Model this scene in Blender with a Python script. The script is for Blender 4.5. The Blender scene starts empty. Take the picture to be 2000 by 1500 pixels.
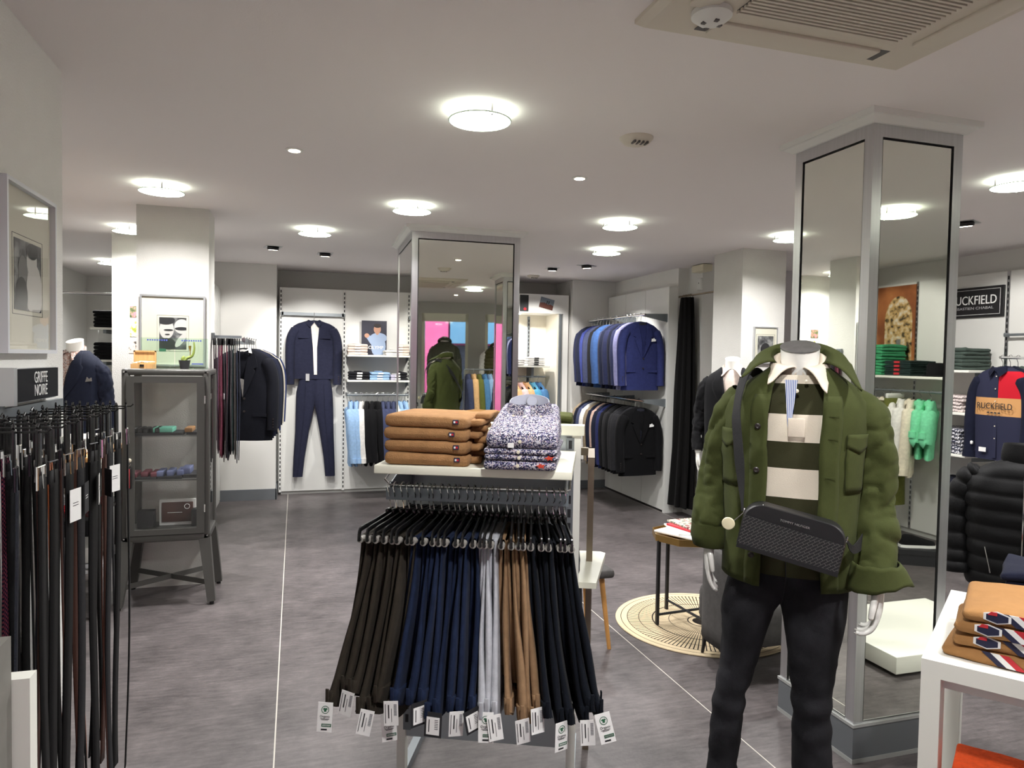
import bpy, bmesh, math, random
from mathutils import Vector, Matrix, noise
R=math.radians
random.seed(7)
scene=bpy.context.scene
col=scene.collection
# ---------------------------------------------------------------- camera
H=2.59          # ceiling height
CAMZ=1.60
cam_data=bpy.data.cameras.new('camera'); cam=bpy.data.objects.new('camera',cam_data); col.objects.link(cam)
cam_data.sensor_width=36; cam_data.lens=36*1387/2000; cam_data.clip_start=.05; cam_data.clip_end=200
YAW,PITCH,ROLL=R(17),R(-2.0),R(1.0)
cam.matrix_world=Matrix.Translation((0,0,CAMZ)) @ Matrix.Rotation(-YAW,4,'Z') @ Matrix.Rotation(R(90)+PITCH,4,'X') @ Matrix.Rotation(ROLL,4,'Z')
scene.camera=cam
# ---------------------------------------------------------------- world, exposure
w=bpy.data.worlds.new('world'); scene.world=w; w.use_nodes=True
bg=w.node_tree.nodes['Background']; bg.inputs[0].default_value=(.86,.93,1,1); bg.inputs[1].default_value=2.6
scene.view_settings.view_transform='Standard'; scene.view_settings.look='None'
scene.view_settings.exposure=0.66; scene.view_settings.gamma=1; scene.view_settings.use_curve_mapping=False
LAMP_W=29.0     # watts of each ceiling disc lamp
SPOT_W=60.0
def light(name,kind,loc,energy,color=(1,.98,.975),size=.2,target=None,spot=R(50),blend=.5):
    d=bpy.data.lights.new(name,kind); d.energy=energy; d.color=color
    if kind=='AREA': d.shape='DISK'; d.size=size; d.spread=R(145)
    elif kind=='SPOT': d.spot_size=spot; d.spot_blend=blend; d.shadow_soft_size=size
    else: d.shadow_soft_size=size
    o=bpy.data.objects.new(name,d); col.objects.link(o); o.location=loc
    if target is not None:
        o.rotation_euler=(Vector(target)-Vector(loc)).to_track_quat('-Z','Y').to_euler()
    return o
# disc lamps on the ceiling, the seen ones on a grid read from the photograph
LAMPS=[(.70,2.79),(-.76,4.65),(.72,4.65),(.14,5.80),(2.20,4.64),(2.63,5.81),(3.62,4.62),(3.61,2.82),(-1.25,6.26),(.70,.93),(2.15,.93),(3.62,.93),(-1.9,8.6)]  # the unseen one over the entrance walkway is added as fill
for i,(x,y) in enumerate(LAMPS):
    light('lamp_light','AREA',(x,y,H-.022),LAMP_W,size=.19)
DOWNSPOTS=[(-.01,3.62),(1.47,3.62),(2.1,-.3),(.75,.9)]
for x,y in DOWNSPOTS:
    light('downspot_light','SPOT',(x,y,H-.012),9,size=.03,target=(x,y,0),spot=R(95),blend=.7)
WALLSPOTS=[((.27,7.14),(.2,8.6,1.05)),((2.65,7.25),(2.9,8.6,1.1)),((4.38,3.78),(5.7,4.4,1.3)),((-.2,6.9),(-.5,8.25,1.2)),((1.35,7.2),(1.2,8.6,1.1)),((2.9,6.9),(3.6,7.4,1.4)),((4.1,-.4),(5.6,-.9,1.4)),((4.4,1.6),(5.7,1.6,1.2))]
for (x,y),t in WALLSPOTS:
    light('wallspot_light','SPOT',(x,y,H-.05),SPOT_W,size=.035,target=t,spot=R(70),blend=.45,color=(1,.97,.93))
# ---------------------------------------------------------------- materials
def lin(c):
    c=[v/255 for v in c]
    return tuple(((v/12.92) if v<=.04045 else ((v+.055)/1.055)**2.4) for v in c)+(1,)
MATS={}
def mat(name,rgb,rough=.6,metal=0,var=None,bump=None,spec=.5,coat=0,emit=None,sheen=0,stretch=None):
    """rgb sRGB 0-255. var=(scale,amount) mottling; bump=(scale,strength)"""
    if name in MATS: return MATS[name]
    m=bpy.data.materials.new(name); m.use_nodes=True; nt=m.node_tree; b=nt.nodes['Principled BSDF']
    c=lin(rgb)
    b.inputs['Base Color'].default_value=c; b.inputs['Roughness'].default_value=rough; b.inputs['Metallic'].default_value=metal
    b.inputs['Specular IOR Level'].default_value=spec
    if coat: b.inputs['Coat Weight'].default_value=coat; b.inputs['Coat Roughness'].default_value=.08
    if sheen: b.inputs['Sheen Weight'].default_value=sheen; b.inputs['Sheen Roughness'].default_value=.5
    if emit: b.inputs['Emission Color'].default_value=lin(emit[0]); b.inputs['Emission Strength'].default_value=emit[1]
    if var or bump:
        tc=nt.nodes.new('ShaderNodeTexCoord'); mp=nt.nodes.new('ShaderNodeMapping')
        nt.links.new(tc.outputs['Object'],mp.inputs[0])
        if stretch: mp.inputs['Scale'].default_value=stretch
    if var:
        n=nt.nodes.new('ShaderNodeTexNoise'); n.inputs['Scale'].default_value=var[0]; n.inputs['Detail'].default_value=6
        nt.links.new(mp.outputs[0],n.inputs['Vector'])
        rp=nt.nodes.new('ShaderNodeValToRGB'); a=var[1]
        rp.color_ramp.elements[0].position=.3; rp.color_ramp.elements[1].position=.7
        rp.color_ramp.elements[0].color=tuple(v*(1-a) for v in c[:3])+(1,)
        rp.color_ramp.elements[1].color=tuple(min(1,v*(1+a)) for v in c[:3])+(1,)
        nt.links.new(n.outputs['Fac'],rp.inputs[0]); nt.links.new(rp.outputs[0],b.inputs['Base Color'])
    if bump:
        n=nt.nodes.new('ShaderNodeTexNoise'); n.inputs['Scale'].default_value=bump[0]; n.inputs['Detail'].default_value=4
        nt.links.new(mp.outputs[0],n.inputs['Vector'])
        bp=nt.nodes.new('ShaderNodeBump'); bp.inputs['Strength'].default_value=bump[1]; bp.inputs['Distance'].default_value=.01
        nt.links.new(n.outputs['Fac'],bp.inputs['Height']); nt.links.new(bp.outputs[0],b.inputs['Normal'])
    MATS[name]=m; return m
def cloth(name,rgb,rough=.85,scale=420,b=.25,var=.12):
    return mat(name,rgb,rough,var=(38,var),bump=(scale,b),spec=.12,sheen=.03)
def glassmat(name,tint=(.985,.99,.985),refl=.08):
    if name in MATS: return MATS[name]
    m=bpy.data.materials.new(name); m.use_nodes=True; nt=m.node_tree; nt.nodes.clear()
    o=nt.nodes.new('ShaderNodeOutputMaterial'); t=nt.nodes.new('ShaderNodeBsdfTransparent'); g=nt.nodes.new('ShaderNodeBsdfGlossy')
    t.inputs[0].default_value=tint+(1,); g.inputs['Roughness'].default_value=.01
    f=nt.nodes.new('ShaderNodeLayerWeight'); f.inputs[0].default_value=.5
    pw=nt.nodes.new('ShaderNodeMath'); pw.operation='POWER'; pw.inputs[1].default_value=4; nt.links.new(f.outputs['Facing'],pw.inputs[0])
    ml=nt.nodes.new('ShaderNodeMath'); ml.operation='MULTIPLY_ADD'; ml.inputs[1].default_value=.6; ml.inputs[2].default_value=refl*.5; nt.links.new(pw.outputs[0],ml.inputs[0])
    mx=nt.nodes.new('ShaderNodeMixShader'); nt.links.new(ml.outputs[0],mx.inputs[0]); nt.links.new(t.outputs[0],mx.inputs[1]); nt.links.new(g.outputs[0],mx.inputs[2])
    nt.links.new(mx.outputs[0],o.inputs[0]); MATS[name]=m; return m
def tex_mat(name,build,rough=.8,spec=.3,bump=None):
    """build(nt, coord_socket) -> colour socket"""
    if name in MATS: return MATS[name]
    m=bpy.data.materials.new(name); m.use_nodes=True; nt=m.node_tree; b=nt.nodes['Principled BSDF']
    b.inputs['Roughness'].default_value=rough; b.inputs['Specular IOR Level'].default_value=spec
    tc=nt.nodes.new('ShaderNodeTexCoord')
    nt.links.new(build(nt,tc.outputs['Object']),b.inputs['Base Color'])
    if bump:
        n=nt.nodes.new('ShaderNodeTexNoise'); n.inputs['Scale'].default_value=bump[0]
        nt.links.new(tc.outputs['Object'],n.inputs['Vector'])
        bp=nt.nodes.new('ShaderNodeBump'); bp.inputs['Strength'].default_value=bump[1]; bp.inputs['Distance'].default_value=.01
        nt.links.new(n.outputs['Fac'],bp.inputs['Height']); nt.links.new(bp.outputs[0],b.inputs['Normal'])
    MATS[name]=m; return m
def ramp(nt,fac,stops,const=False):
    r=nt.nodes.new('ShaderNodeValToRGB'); e=r.color_ramp.elements
    if const: r.color_ramp.interpolation='CONSTANT'
    while len(e)<len(stops): e.new(.5)
    for i,(p,c) in enumerate(stops): e[i].position=p; e[i].color=lin(c)
    nt.links.new(fac,r.inputs[0]); return r.outputs[0]
# ---------------------------------------------------------------- mesh builder
class MB:
    def __init__(s): s.v=[]; s.f=[]; s.mi=[]
    def add(s,vs,fs,mi=0,M=None):
        o=len(s.v)
        s.v+= [tuple(M@Vector(p)) for p in vs] if M is not None else [tuple(p) for p in vs]
        s.f+= [tuple(i+o for i in f) for f in fs]; s.mi+=[mi]*len(fs); return s
    def box(s,x0,x1,y0,y1,z0,z1,mi=0,M=None):
        vs=[(x,y,z) for z in (z0,z1) for y in (y0,y1) for x in (x0,x1)]
        return s.add(vs,[(0,2,3,1),(4,5,7,6),(0,1,5,4),(2,6,7,3),(0,4,6,2),(1,3,7,5)],mi,M)
    def rbox(s,c,size,r=.01,n=3,mi=0,M=None,fn=None,nx=None,ny=None,nz=None):
        sx,sy,sz=[q/2 for q in size]; r=min(r,sx,sy,sz)
        def axis(h,k):
            k=max(k or n,2)
            inner=[-h,-h+r*.3,-h+r]; mid=[-h+r+(2*h-2*r)*i/k for i in range(1,k)]
            return inner+mid+[h-r,h-r*.3,h]
        ax=[axis(sx,nx),axis(sy,ny),axis(sz,nz)]
        L=[len(a) for a in ax]; idx={}; vs=[]; fs=[]
        def vert(i,j,k):
            key=(i,j,k)
            if key in idx: return idx[key]
            p=Vector((ax[0][i],ax[1][j],ax[2][k]))
            q=Vector((max(-sx+r,min(sx-r,p.x)),max(-sy+r,min(sy-r,p.y)),max(-sz+r,min(sz-r,p.z))))
            d=p-q
            if d.length>1e-9: p=q+d.normalized()*r
            p=p+Vector(c)
            if fn: p=fn(p)
            idx[key]=len(vs); vs.append(p); return idx[key]
        for a in range(3):
            b_,c_=(a+1)%3,(a+2)%3
            for side in (0,L[a]-1):
                for i in range(L[b_]-1):
                    for j in range(L[c_]-1):
                        q=[]
                        for (di,dj) in ((0,0),(1,0),(1,1),(0,1)):
                            t=[0,0,0]; t[a]=side; t[b_]=i+di; t[c_]=j+dj; q.append(vert(*t))
                        fs.append(tuple(q) if side else tuple(reversed(q)))
        return s.add(vs,fs,mi,M)
    def loft(s,rings,cap0=True,cap1=True,closed=True,mi=0,M=None):
        n=len(rings[0]); vs=[p for r in rings for p in r]; fs=[]
        for a in range(len(rings)-1):
            for i in range(n if closed else n-1):
                j=(i+1)%n; fs.append((a*n+i,a*n+j,(a+1)*n+j,(a+1)*n+i))
        if cap0 and closed: fs.append(tuple(reversed(range(n))))
        if cap1 and closed: fs.append(tuple((len(rings)-1)*n+i for i in range(n)))
        return s.add(vs,fs,mi,M)
    def cyl(s,p0,p1,r0,r1=None,n=12,mi=0,M=None,cap=True):
        return s.tube([p0,p1],[r0,r0 if r1 is None else r1],n,mi,M,cap)
    def tube(s,pts,r,n=8,mi=0,M=None,cap=True,sec=None,closed=False):
        """r: scalar/list; sec: list of 2d section points (scaled by r) instead of a circle"""
        pts=[Vector(p) for p in pts]; k=len(pts)
        if not isinstance(r,(list,tuple)): r=[r]*k
        if sec is None: sec=[(math.cos(2*math.pi*i/n),math.sin(2*math.pi*i/n)) for i in range(n)]
        T=[]
        for i in range(k):
            if closed: t=pts[(i+1)%k]-pts[i-1]
            else: t=pts[min(i+1,k-1)]-pts[max(i-1,0)]
            T.append(t.normalized())
        up=Vector((0,0,1)) if abs(T[0].z)<.9 else Vector((0,1,0))
        u=T[0].cross(up).normalized(); rings=[]
        for i in range(k):
            u=(u-T[i]*u.dot(T[i])).normalized(); v=u.cross(T[i])
            rr=r[i] if isinstance(r[i],(tuple,list)) else (r[i],r[i])
            rings.append([pts[i]+u*a*rr[0]+v*b*rr[1] for a,b in sec])
        if closed: rings.append(rings[0]); cap=False
        return s.loft(rings,cap,cap,True,mi,M)
    def lathe(s,prof,n=20,mi=0,M=None,c=(0,0,0)):
        rings=[[(c[0]+r*math.cos(2*math.pi*i/n),c[1]+r*math.sin(2*math.pi*i/n),c[2]+z) for i in range(n)] for r,z in prof]
        return s.loft(rings,True,True,True,mi,M)
    def poly(s,pts,th=0,mi=0,M=None,nrm=None):
        """flat polygon, optionally extruded along nrm by th"""
        k=len(pts)
        if not th: return s.add(pts,[tuple(range(k))],mi,M)
        nv=Vector(nrm)*th if nrm is not None else (Vector(pts[1])-Vector(pts[0])).cross(Vector(pts[2])-Vector(pts[0])).normalized()*th
        vs=[Vector(p) for p in pts]+[Vector(p)+nv for p in pts]
        fs=[tuple(reversed(range(k))),tuple(range(k,2*k))]+[(i,(i+1)%k,k+(i+1)%k,k+i) for i in range(k)]
        return s.add(vs,fs,mi,M)
    def grid(s,fn,nu,nv,mi=0,M=None,thick=0):
        vs=[fn(i/nu,j/nv) for j in range(nv+1) for i in range(nu+1)]
        fs=[(j*(nu+1)+i,j*(nu+1)+i+1,(j+1)*(nu+1)+i+1,(j+1)*(nu+1)+i) for j in range(nv) for i in range(nu)]
        return s.add(vs,fs,mi,M)
    def mesh(s,name,smooth=40):
        me=bpy.data.meshes.new(name); me.from_pydata([tuple(p) for p in s.v],[],s.f)
        me.polygons.foreach_set('material_index',s.mi)
        if smooth:
            me.polygons.foreach_set('use_smooth',[True]*len(s.f))
            try: me.set_sharp_from_angle(angle=R(smooth))
            except Exception: pass
        me.update(); return me
def place(o,loc=(0,0,0),rz=0,parent=None,rot=None):
    o.location=loc; o.rotation_euler=rot if rot is not None else (0,0,rz)
    if parent is not None: o.parent=parent
def obj(name,mb,m,parent=None,loc=(0,0,0),rz=0,smooth=40,rot=None,label=None):
    me=mb if isinstance(mb,bpy.types.Mesh) else mb.mesh(name,smooth)
    ms=m if isinstance(m,(list,tuple)) else [m]
    if not me.materials:
        for q in ms: me.materials.append(MATS[q] if isinstance(q,str) else q)
    o=bpy.data.objects.new(name,me); col.objects.link(o); place(o,loc,rz,parent,rot)
    if label: o['label']=label
    return o
def tag(o,label,cat,group=None):
    o['label']=label; o['category']=cat
    if group: o['group']=group
    return o
def thing(name,label,cat,loc=(0,0,0),rz=0,group=None,rot=None):
    o=bpy.data.objects.new(name,None); col.objects.link(o); o.empty_display_size=.05; place(o,loc,rz,None,rot)
    return tag(o,label,cat,group)
def struct(name,mb,m,parent=None,smooth=0,**k):
    o=obj(name,mb,m,parent,smooth=smooth,**k)
    if parent is None: o['kind']='structure'
    return o
def kids(o): return [c for c in bpy.data.objects if c.parent==o]
CH={}
def dup(root,loc,rz=None,label=None,group=None,rot=None):
    """copy a thing with its parts and sub-parts"""
    r=root.copy(); col.objects.link(r); r.location=loc
    if rot is not None: r.rotation_euler=rot
    elif rz is not None: r.rotation_euler=(0,0,rz)
    if label: r['label']=label
    if group: r['group']=group
    if root.name not in CH:
        CH[root.name]=[(c,kids(c)) for c in kids(root)]
    for ch,gs in CH[root.name]:
        c=ch.copy(); col.objects.link(c); c.parent=r
        for g in gs:
            d=g.copy(); col.objects.link(d); d.parent=c
    return r
def recolor(root,m,parts):
    """give the named parts of a copied thing their own mesh data with another material"""
    for c in kids(root):
        if c.name.split('.')[0] in parts:
            c.data=c.data.copy(); c.data.materials.clear()
            c.data.materials.append(m)
ORD=['first','second','third','fourth','fifth','sixth','seventh','eighth','ninth','tenth','eleventh','twelfth','thirteenth','fourteenth','fifteenth','sixteenth','seventeenth','eighteenth','nineteenth','twentieth','twenty-first','twenty-second','twenty-third','twenty-fourth','twenty-fifth','twenty-sixth','twenty-seventh','twenty-eighth','twenty-ninth','thirtieth']
def text(name,body,size,m,parent,loc,rot,sx=1,extrude=.0008,align='CENTER'):
    cu=bpy.data.curves.new(name,'FONT'); cu.body=body; cu.size=size; cu.extrude=extrude; cu.align_x=align; cu.align_y='CENTER'; cu.resolution_u=3
    t=bpy.data.objects.new(name,cu); col.objects.link(t)
    dg=bpy.context.evaluated_depsgraph_get(); me=bpy.data.meshes.new_from_object(t.evaluated_get(dg))
    col.objects.unlink(t); bpy.data.objects.remove(t)
    for v in me.vertices: v.co.x*=sx
    me.materials.clear(); me.materials.append(MATS[m] if isinstance(m,str) else m)
    o=bpy.data.objects.new(name,me); col.objects.link(o); place(o,loc,0,parent,rot); return o
def nz(p,s=1,seed=0): return noise.noise(Vector((p[0]*s+seed*7.3,p[1]*s+seed*3.1,p[2]*s-seed*5.7)))
def lerp(a,b,t): return a+(b-a)*t
def interp(tab,z):
    """piecewise-linear (smoothstepped) table lookup: tab=[(z,(..))] sorted by z descending or ascending"""
    if tab[0][0]>tab[-1][0]: tab=tab[::-1]
    if z<=tab[0][0]: return tab[0][1]
    for (a,va),(b,vb) in zip(tab,tab[1:]):
        if z<=b:
            t=(z-a)/(b-a) if b>a else 0
            return tuple(x+(y-x)*t for x,y in zip(va,vb))
    return tab[-1][1]
def catmull(pts,n=6):
    pts=[Vector(p) for p in pts]; out=[]
    P=[pts[0]*2-pts[1]]+pts+[pts[-1]*2-pts[-2]]
    for i in range(1,len(P)-2):
        for k in range(n):
            t=k/n; a,b,c,d=P[i-1],P[i],P[i+1],P[i+2]
            out.append(.5*((2*b)+(-a+c)*t+(2*a-5*b+4*c-d)*t*t+(-a+3*b-3*c+d)*t**3))
    out.append(pts[-1]); return out
# ---------------------------------------------------------------- shared materials
mat('plaster',(206,204,199),.9,bump=(140,.35),var=(9,.015))
mat('plaster_wall',(236,236,232),.9,bump=(140,.35),var=(9,.015))
mat('wall_paint',(222,221,217),.85,bump=(220,.08))
mat('wall_grey',(190,190,186),.85,bump=(200,.06))
mat('ceiling_paint',(236,230,229),.9,bump=(160,.05))
mat('white_board',(226,226,222),.45,var=(5,.012))
mat('lilac_board',(205,202,205),.5)
mat('white_lacquer',(232,232,214),.35,coat=.2)
mat('shelf_white',(235,235,226),.4)
mat('grey_metal',(128,134,138),.4,.5)
mat('grey_panel',(178,186,190),.35,.3)
mat('chrome',(215,215,215),.12,1)
mat('alu',(200,201,203),.28,1,var=(60,.06),stretch=(1,1,.02))
mat('steel_brown',(150,138,120),.35,.9)
mat('mirror',(238,241,232),.015,1)
mat('black_plastic',(22,22,23),.25)
mat('black_gap',(24,18,15),.6)
mat('grey_rubber',(158,155,148),.7)
mat('skirting',(104,108,112),.45)
mat('skirt_trim',(176,178,176),.4,.3)
mat('paper_white',(236,236,234),.7)
mat('paper_grey',(170,170,172),.7)
mat('print_black',(30,30,34),.7)
mat('print_green',(40,96,66),.7)
mat('print_blue',(70,84,160),.6)
mat('brass',(172,140,84),.3,.9)
mat('gold',(205,165,80),.3,1)
mat('mannequin_white',(233,232,226),.3,coat=.15,var=(30,.015))
mat('button_dark',(42,36,34),.35)
mat('button_pearl',(220,212,190),.3)
glassmat('glass')
# ---------------------------------------------------------------- floor and ceiling
def fl(nt,co):
    a=nt.nodes.new('ShaderNodeTexNoise'); a.inputs['Scale'].default_value=2.6; a.inputs['Detail'].default_value=10; a.inputs['Roughness'].default_value=.75
    nt.links.new(co,a.inputs['Vector'])
    mp=nt.nodes.new('ShaderNodeMapping'); mp.inputs['Scale'].default_value=(9,46,1); nt.links.new(co,mp.inputs[0])
    f=nt.nodes.new('ShaderNodeTexNoise'); f.inputs['Scale'].default_value=1; f.inputs['Detail'].default_value=8; f.inputs['Roughness'].default_value=.7; nt.links.new(mp.outputs[0],f.inputs['Vector'])
    mx=nt.nodes.new('ShaderNodeMix'); mx.inputs[0].default_value=.45; nt.links.new(a.outputs['Fac'],mx.inputs[2]); nt.links.new(f.outputs['Fac'],mx.inputs[3])
    return ramp(nt,mx.outputs[0],[(.34,(58,53,54)),(.46,(82,77,77)),(.55,(97,91,91)),(.68,(119,113,112))])
tex_mat('vinyl',fl,rough=.42,spec=.4,bump=(60,.05))
mat('weld',(190,186,176),.6)
m=MB(); m.box(-2.75,5.75,-4.2,10.65,-.1,-.0006); fo=struct('floor',m,'weld')
xs=[-2.75,-1.97,-.07,1.83,3.73,5.75]
for a,b in zip(xs,xs[1:]):
    m=MB(); m.box(a+.003,b-.003,-4.2,10.65,-.0006,0); obj('vinyl_sheet',m,'vinyl',fo,smooth=0)
m=MB(); m.box(-2.75,5.75,-4.2,10.65,H,H+.1); struct('ceiling',m,'ceiling_paint')
def wall(name,x0,x1,y0,y1,z0=0,z1=H,m_='wall_paint'):
    m=MB(); m.box(x0,x1,y0,y1,z0,z1); return struct(name,m,m_)
wall('wall_left',-2.75,-.80,-4.2,2.92,m_='plaster_wall')
wall('wall_far_left',-2.75,-2.60,2.92,10.65)
wall('wall_far_back',-2.60,-.85,10.5,10.65)
wall('wall_back_left',-.85,-.20,8.25,10.65,m_='wall_paint')
wall('wall_back',-.20,3.27,8.75,8.9,m_='wall_grey')
wall('wall_back_right',3.27,3.97,8.2,8.9)
wall('wall_jackets',3.85,3.97,6.67,8.2)
wall('wall_fitting_return',3.97,4.10,6.40,6.79)
wall('wall_fitting_back',4.10,5.75,6.40,6.55,m_='lilac_board')
wall('wall_right',5.72,5.87,-4.2,6.40)
# vertical joints of the fitting-room lining
for x in (4.42,4.62):
    m=MB(); m.box(x-.003,x+.003,6.394,6.40,0,2.42); struct('trim_1',m,'wall_grey')
m=MB(); m.box(3.97,4.14,6.33,6.40,0,.10); struct('baseboard_fitting',m,'white_board')
# square columns
wall('wall_column_picture',-1.02,-.57,5.30,5.64,m_='plaster')
wall('wall_column_photos',-1.47,-1.0,6.68,7.05,m_='plaster')
wall('wall_column_fitting',3.68,4.12,5.30,5.74,m_='plaster')
m=MB(); m.box(-.85,-.19,8.235,8.25,0,.12); m.box(-.20,-.185,8.235,8.75,0,.12); struct('baseboard_back',m,'skirting')
m=MB(); m.box(3.27,3.85,8.185,8.2,0,.1); struct('baseboard_back_right',m,'skirting')
# grooved white lining left of the back wall
m=MB(); m.box(-.85,-.775,6.95,8.235,0,2.30)
for k in range(7): m.box(-.775,-.771,7.0+k*.18,7.16+k*.18,.02,2.29)
struct('trim_2',m,'white_board')
# ---------------------------------------------------------------- street window wall (seen in the mirrors)
WO=Vector((2.81,-1.68,0)); WA=R(11)
def WM(): return Matrix.Translation(WO)@Matrix.Rotation(WA,4,'Z')
W=WM()
wins=[(-3.6,-1.45),(-1.07,-.25),(.05,.85)]  # first opening is unseen in the mirrors, added to let in daylight
m=MB(); m.box(-4.2,1.3,-.12,.0,2.39,H,M=W); m.box(-4.2,1.3,-.12,0,0,.30,M=W)
e=[-4.2]+[q for w_ in wins for q in w_]+[1.3]
for a,b in zip(e[::2],e[1::2]): m.box(a,b,-.12,0,.30,2.39,M=W)
struct('wall_street',m,'wall_grey')
m=MB(); m.box(4.02,5.75,-1.75,-1.58,0,H); struct('wall_street_right',m,'wall_grey')
for i,(a,b) in enumerate(wins):
    m=MB()
    m.box(a,a+.05,-.16,-.01,.30,2.39,M=W); m.box(b-.05,b,-.16,-.01,.30,2.39,M=W); m.box(a,b,-.16,-.01,2.25,2.39,M=W); m.box(a,b,-.16,-.01,.30,.36,M=W)
    f=struct('window_%d'%(i+1),m,'white_lacquer')
    m=MB(); m.box(a+.05,b-.05,-.10,-.09,.36,2.25,M=W); obj('pane',m,'glass',f,smooth=0)
# street and pink house opposite
mat('asphalt',(120,118,116),.9,var=(4,.1)); mat('pink_render',(214,96,150),.8,var=(2,.1)); mat('blue_fascia',(92,140,178),.5); mat('shop_dark',(60,66,80),.2); mat('pale_render',(214,214,210),.8)
m=MB(); m.box(-14,20,-20,-4.3,-.12,-.02); struct('ground_street',m,'asphalt')
hs=thing('pink_house','bright pink rendered shop house with blue fascia across the street','building',tuple(W@Vector((-.45,-6.5,0))),WA)
m=MB(); m.box(-9,-.4,-3,0,-.1,2.75); m.box(1.9,7,-3,0,-.1,2.75); m.box(-.4,1.9,-3,-.35,-.1,2.75); obj('ground_floor_wall',m,'pink_render',hs,smooth=0)
m=MB(); m.box(-9,7,-3,.0,2.75,6.5); obj('upper_wall',m,'pale_render',hs,smooth=0)
m=MB(); m.box(-.35,1.85,-.35,.05,2.0,2.74); obj('fascia',m,'blue_fascia',hs,smooth=0)
m=MB(); m.box(-.3,1.8,-.34,-.3,.1,1.95); obj('shop_window',m,'shop_dark',hs,smooth=0)
for x in (-6,-3.4): m=MB(); m.box(x,x+1.1,0,.03,.0,2.1); obj('door',m,'shop_dark',hs,smooth=0)
# ---------------------------------------------------------------- slotted wall system on the back wall
def upright(m,x,y,z0=.03,z1=2.37,axis='x',d=-1):
    """light metal upright with two... a column of black slots; proud of y by 3 mm"""
    if axis=='x': m.box(x-.014,x+.014,y,y+.02,z0,z1,0)
    else: m.box(y,y+.02,x-.014,x+.014,z0,z1,0)
    z=z0+.03
    while z<z1-.03:
        if axis=='x': m.box(x-.006,x+.006,y-.001,y+.003,z,z+.03,1)
        else: m.box(y-.001 if d<0 else y+.017,y+.003 if d<0 else y+.021,x-.006,x+.006,z,z+.03,1)
        z+=.05
bays=thing('slotted_wall_system','white panelled shop wall with black-slotted uprights behind the navy suit','wall panels',(0,8.5,0))
for x in (-.158,.545,1.248,1.95):
    m=MB(); upright(m,x,0); obj('upright',m,['white_board','print_black'],bays,smooth=0)
for a,b in ((-.142,.529),(.561,1.232),(1.264,1.934)):
    m=MB(); m.box(a,b,.004,.022,.04,2.37); obj('panel',m,'white_board',bays,smooth=0)
m=MB(); m.box(-.15,1.95,.03,.25,.0,2.30); obj('core',m,'wall_grey',bays,smooth=0)
m=MB(); m.box(-.158,.545,-.05,-.015,2.055,2.09); m.box(-.15,-.13,-.05,.0,2.05,2.095); m.box(.515,.537,-.05,.0,2.05,2.095); obj('crossbar',m,'grey_metal',bays,smooth=0)
# ---------------------------------------------------------------- niche with white surround at the back right
ni=thing('niche_surround','white boxed surround with dark edge framing the lit shirt niche','shelving',(0,8.25,0))
m=MB(); m.box(1.98,3.24,0,.45,2.17,2.40); m.box(3.17,3.24,0,.45,0,2.17); m.box(1.96,2.02,0,.45,0,2.17); obj('surround',m,'white_board',ni,smooth=0)
m=MB(); m.box(3.12,3.15,-.004,.02,0,2.17); obj('dark_edge',m,'grey_metal',ni,smooth=0)
mat('niche_cream',(236,230,214),.6)
m=MB(); m.box(2.02,3.12,.43,.45,0,2.17); m.box(3.10,3.12,.02,.43,0,2.17); obj('lining',m,'niche_cream',ni,smooth=0)
m=MB(); upright(m,2.86,.41,.1,2.15); obj('upright',m,['grey_metal','print_black'],ni,smooth=0)
light('niche_light','AREA',(2.62,8.42,2.15),5,size=.10)
m=MB(); m.lathe([(.05,0),(.05,-.012),(.04,-.014)],16,c=(2.62,.17,2.17)); obj('downlight',m,mat('lamp_white',(255,250,235),.5,emit=((255,250,235),6)),ni)
# ---------------------------------------------------------------- jacket wall panels (right rear)
jw=thing('jacket_wall_panels','white door-like wall panels carrying the two jacket rails beside the black curtain','wall panels',(3.75,0,0))
for y0,y1 in ((6.70,7.20),(7.206,7.70),(7.706,8.18)):
    m=MB(); m.box(0,.095,y0,y1,.02,2.39); obj('panel',m,'white_board',jw,smooth=0)
m=MB(); m.box(-.01,.1,6.66,6.697,.0,2.39); obj('end_panel',m,'white_board',jw,smooth=0)
# ---------------------------------------------------------------- right wall panel system
rw=thing('side_wall_system','white panelled side wall with slotted uprights, shelves and sign','wall panels',(5.64,0,0))
for a,b in ((-1.5,-.80),(-.78,-.08),(-.06,.64),(.66,1.4),(1.42,2.1),(2.12,2.85),(2.87,3.7),(3.72,4.43),(4.46,5.2),(5.22,6.0)):
    m=MB(); m.box(0,.02,a,b,.05,2.40); obj('panel',m,'white_board',rw,smooth=0)
for y in (-.79,-.07,.65,4.445,5.21,3.71):
    m=MB(); upright(m,y,-.004,.05,2.40,'y'); obj('upright',m,['alu','print_black'],rw,smooth=0)
m=MB(); m.box(.02,.075,-1.5,6.0,0,2.36); obj('core',m,'wall_grey',rw,smooth=0)
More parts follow.
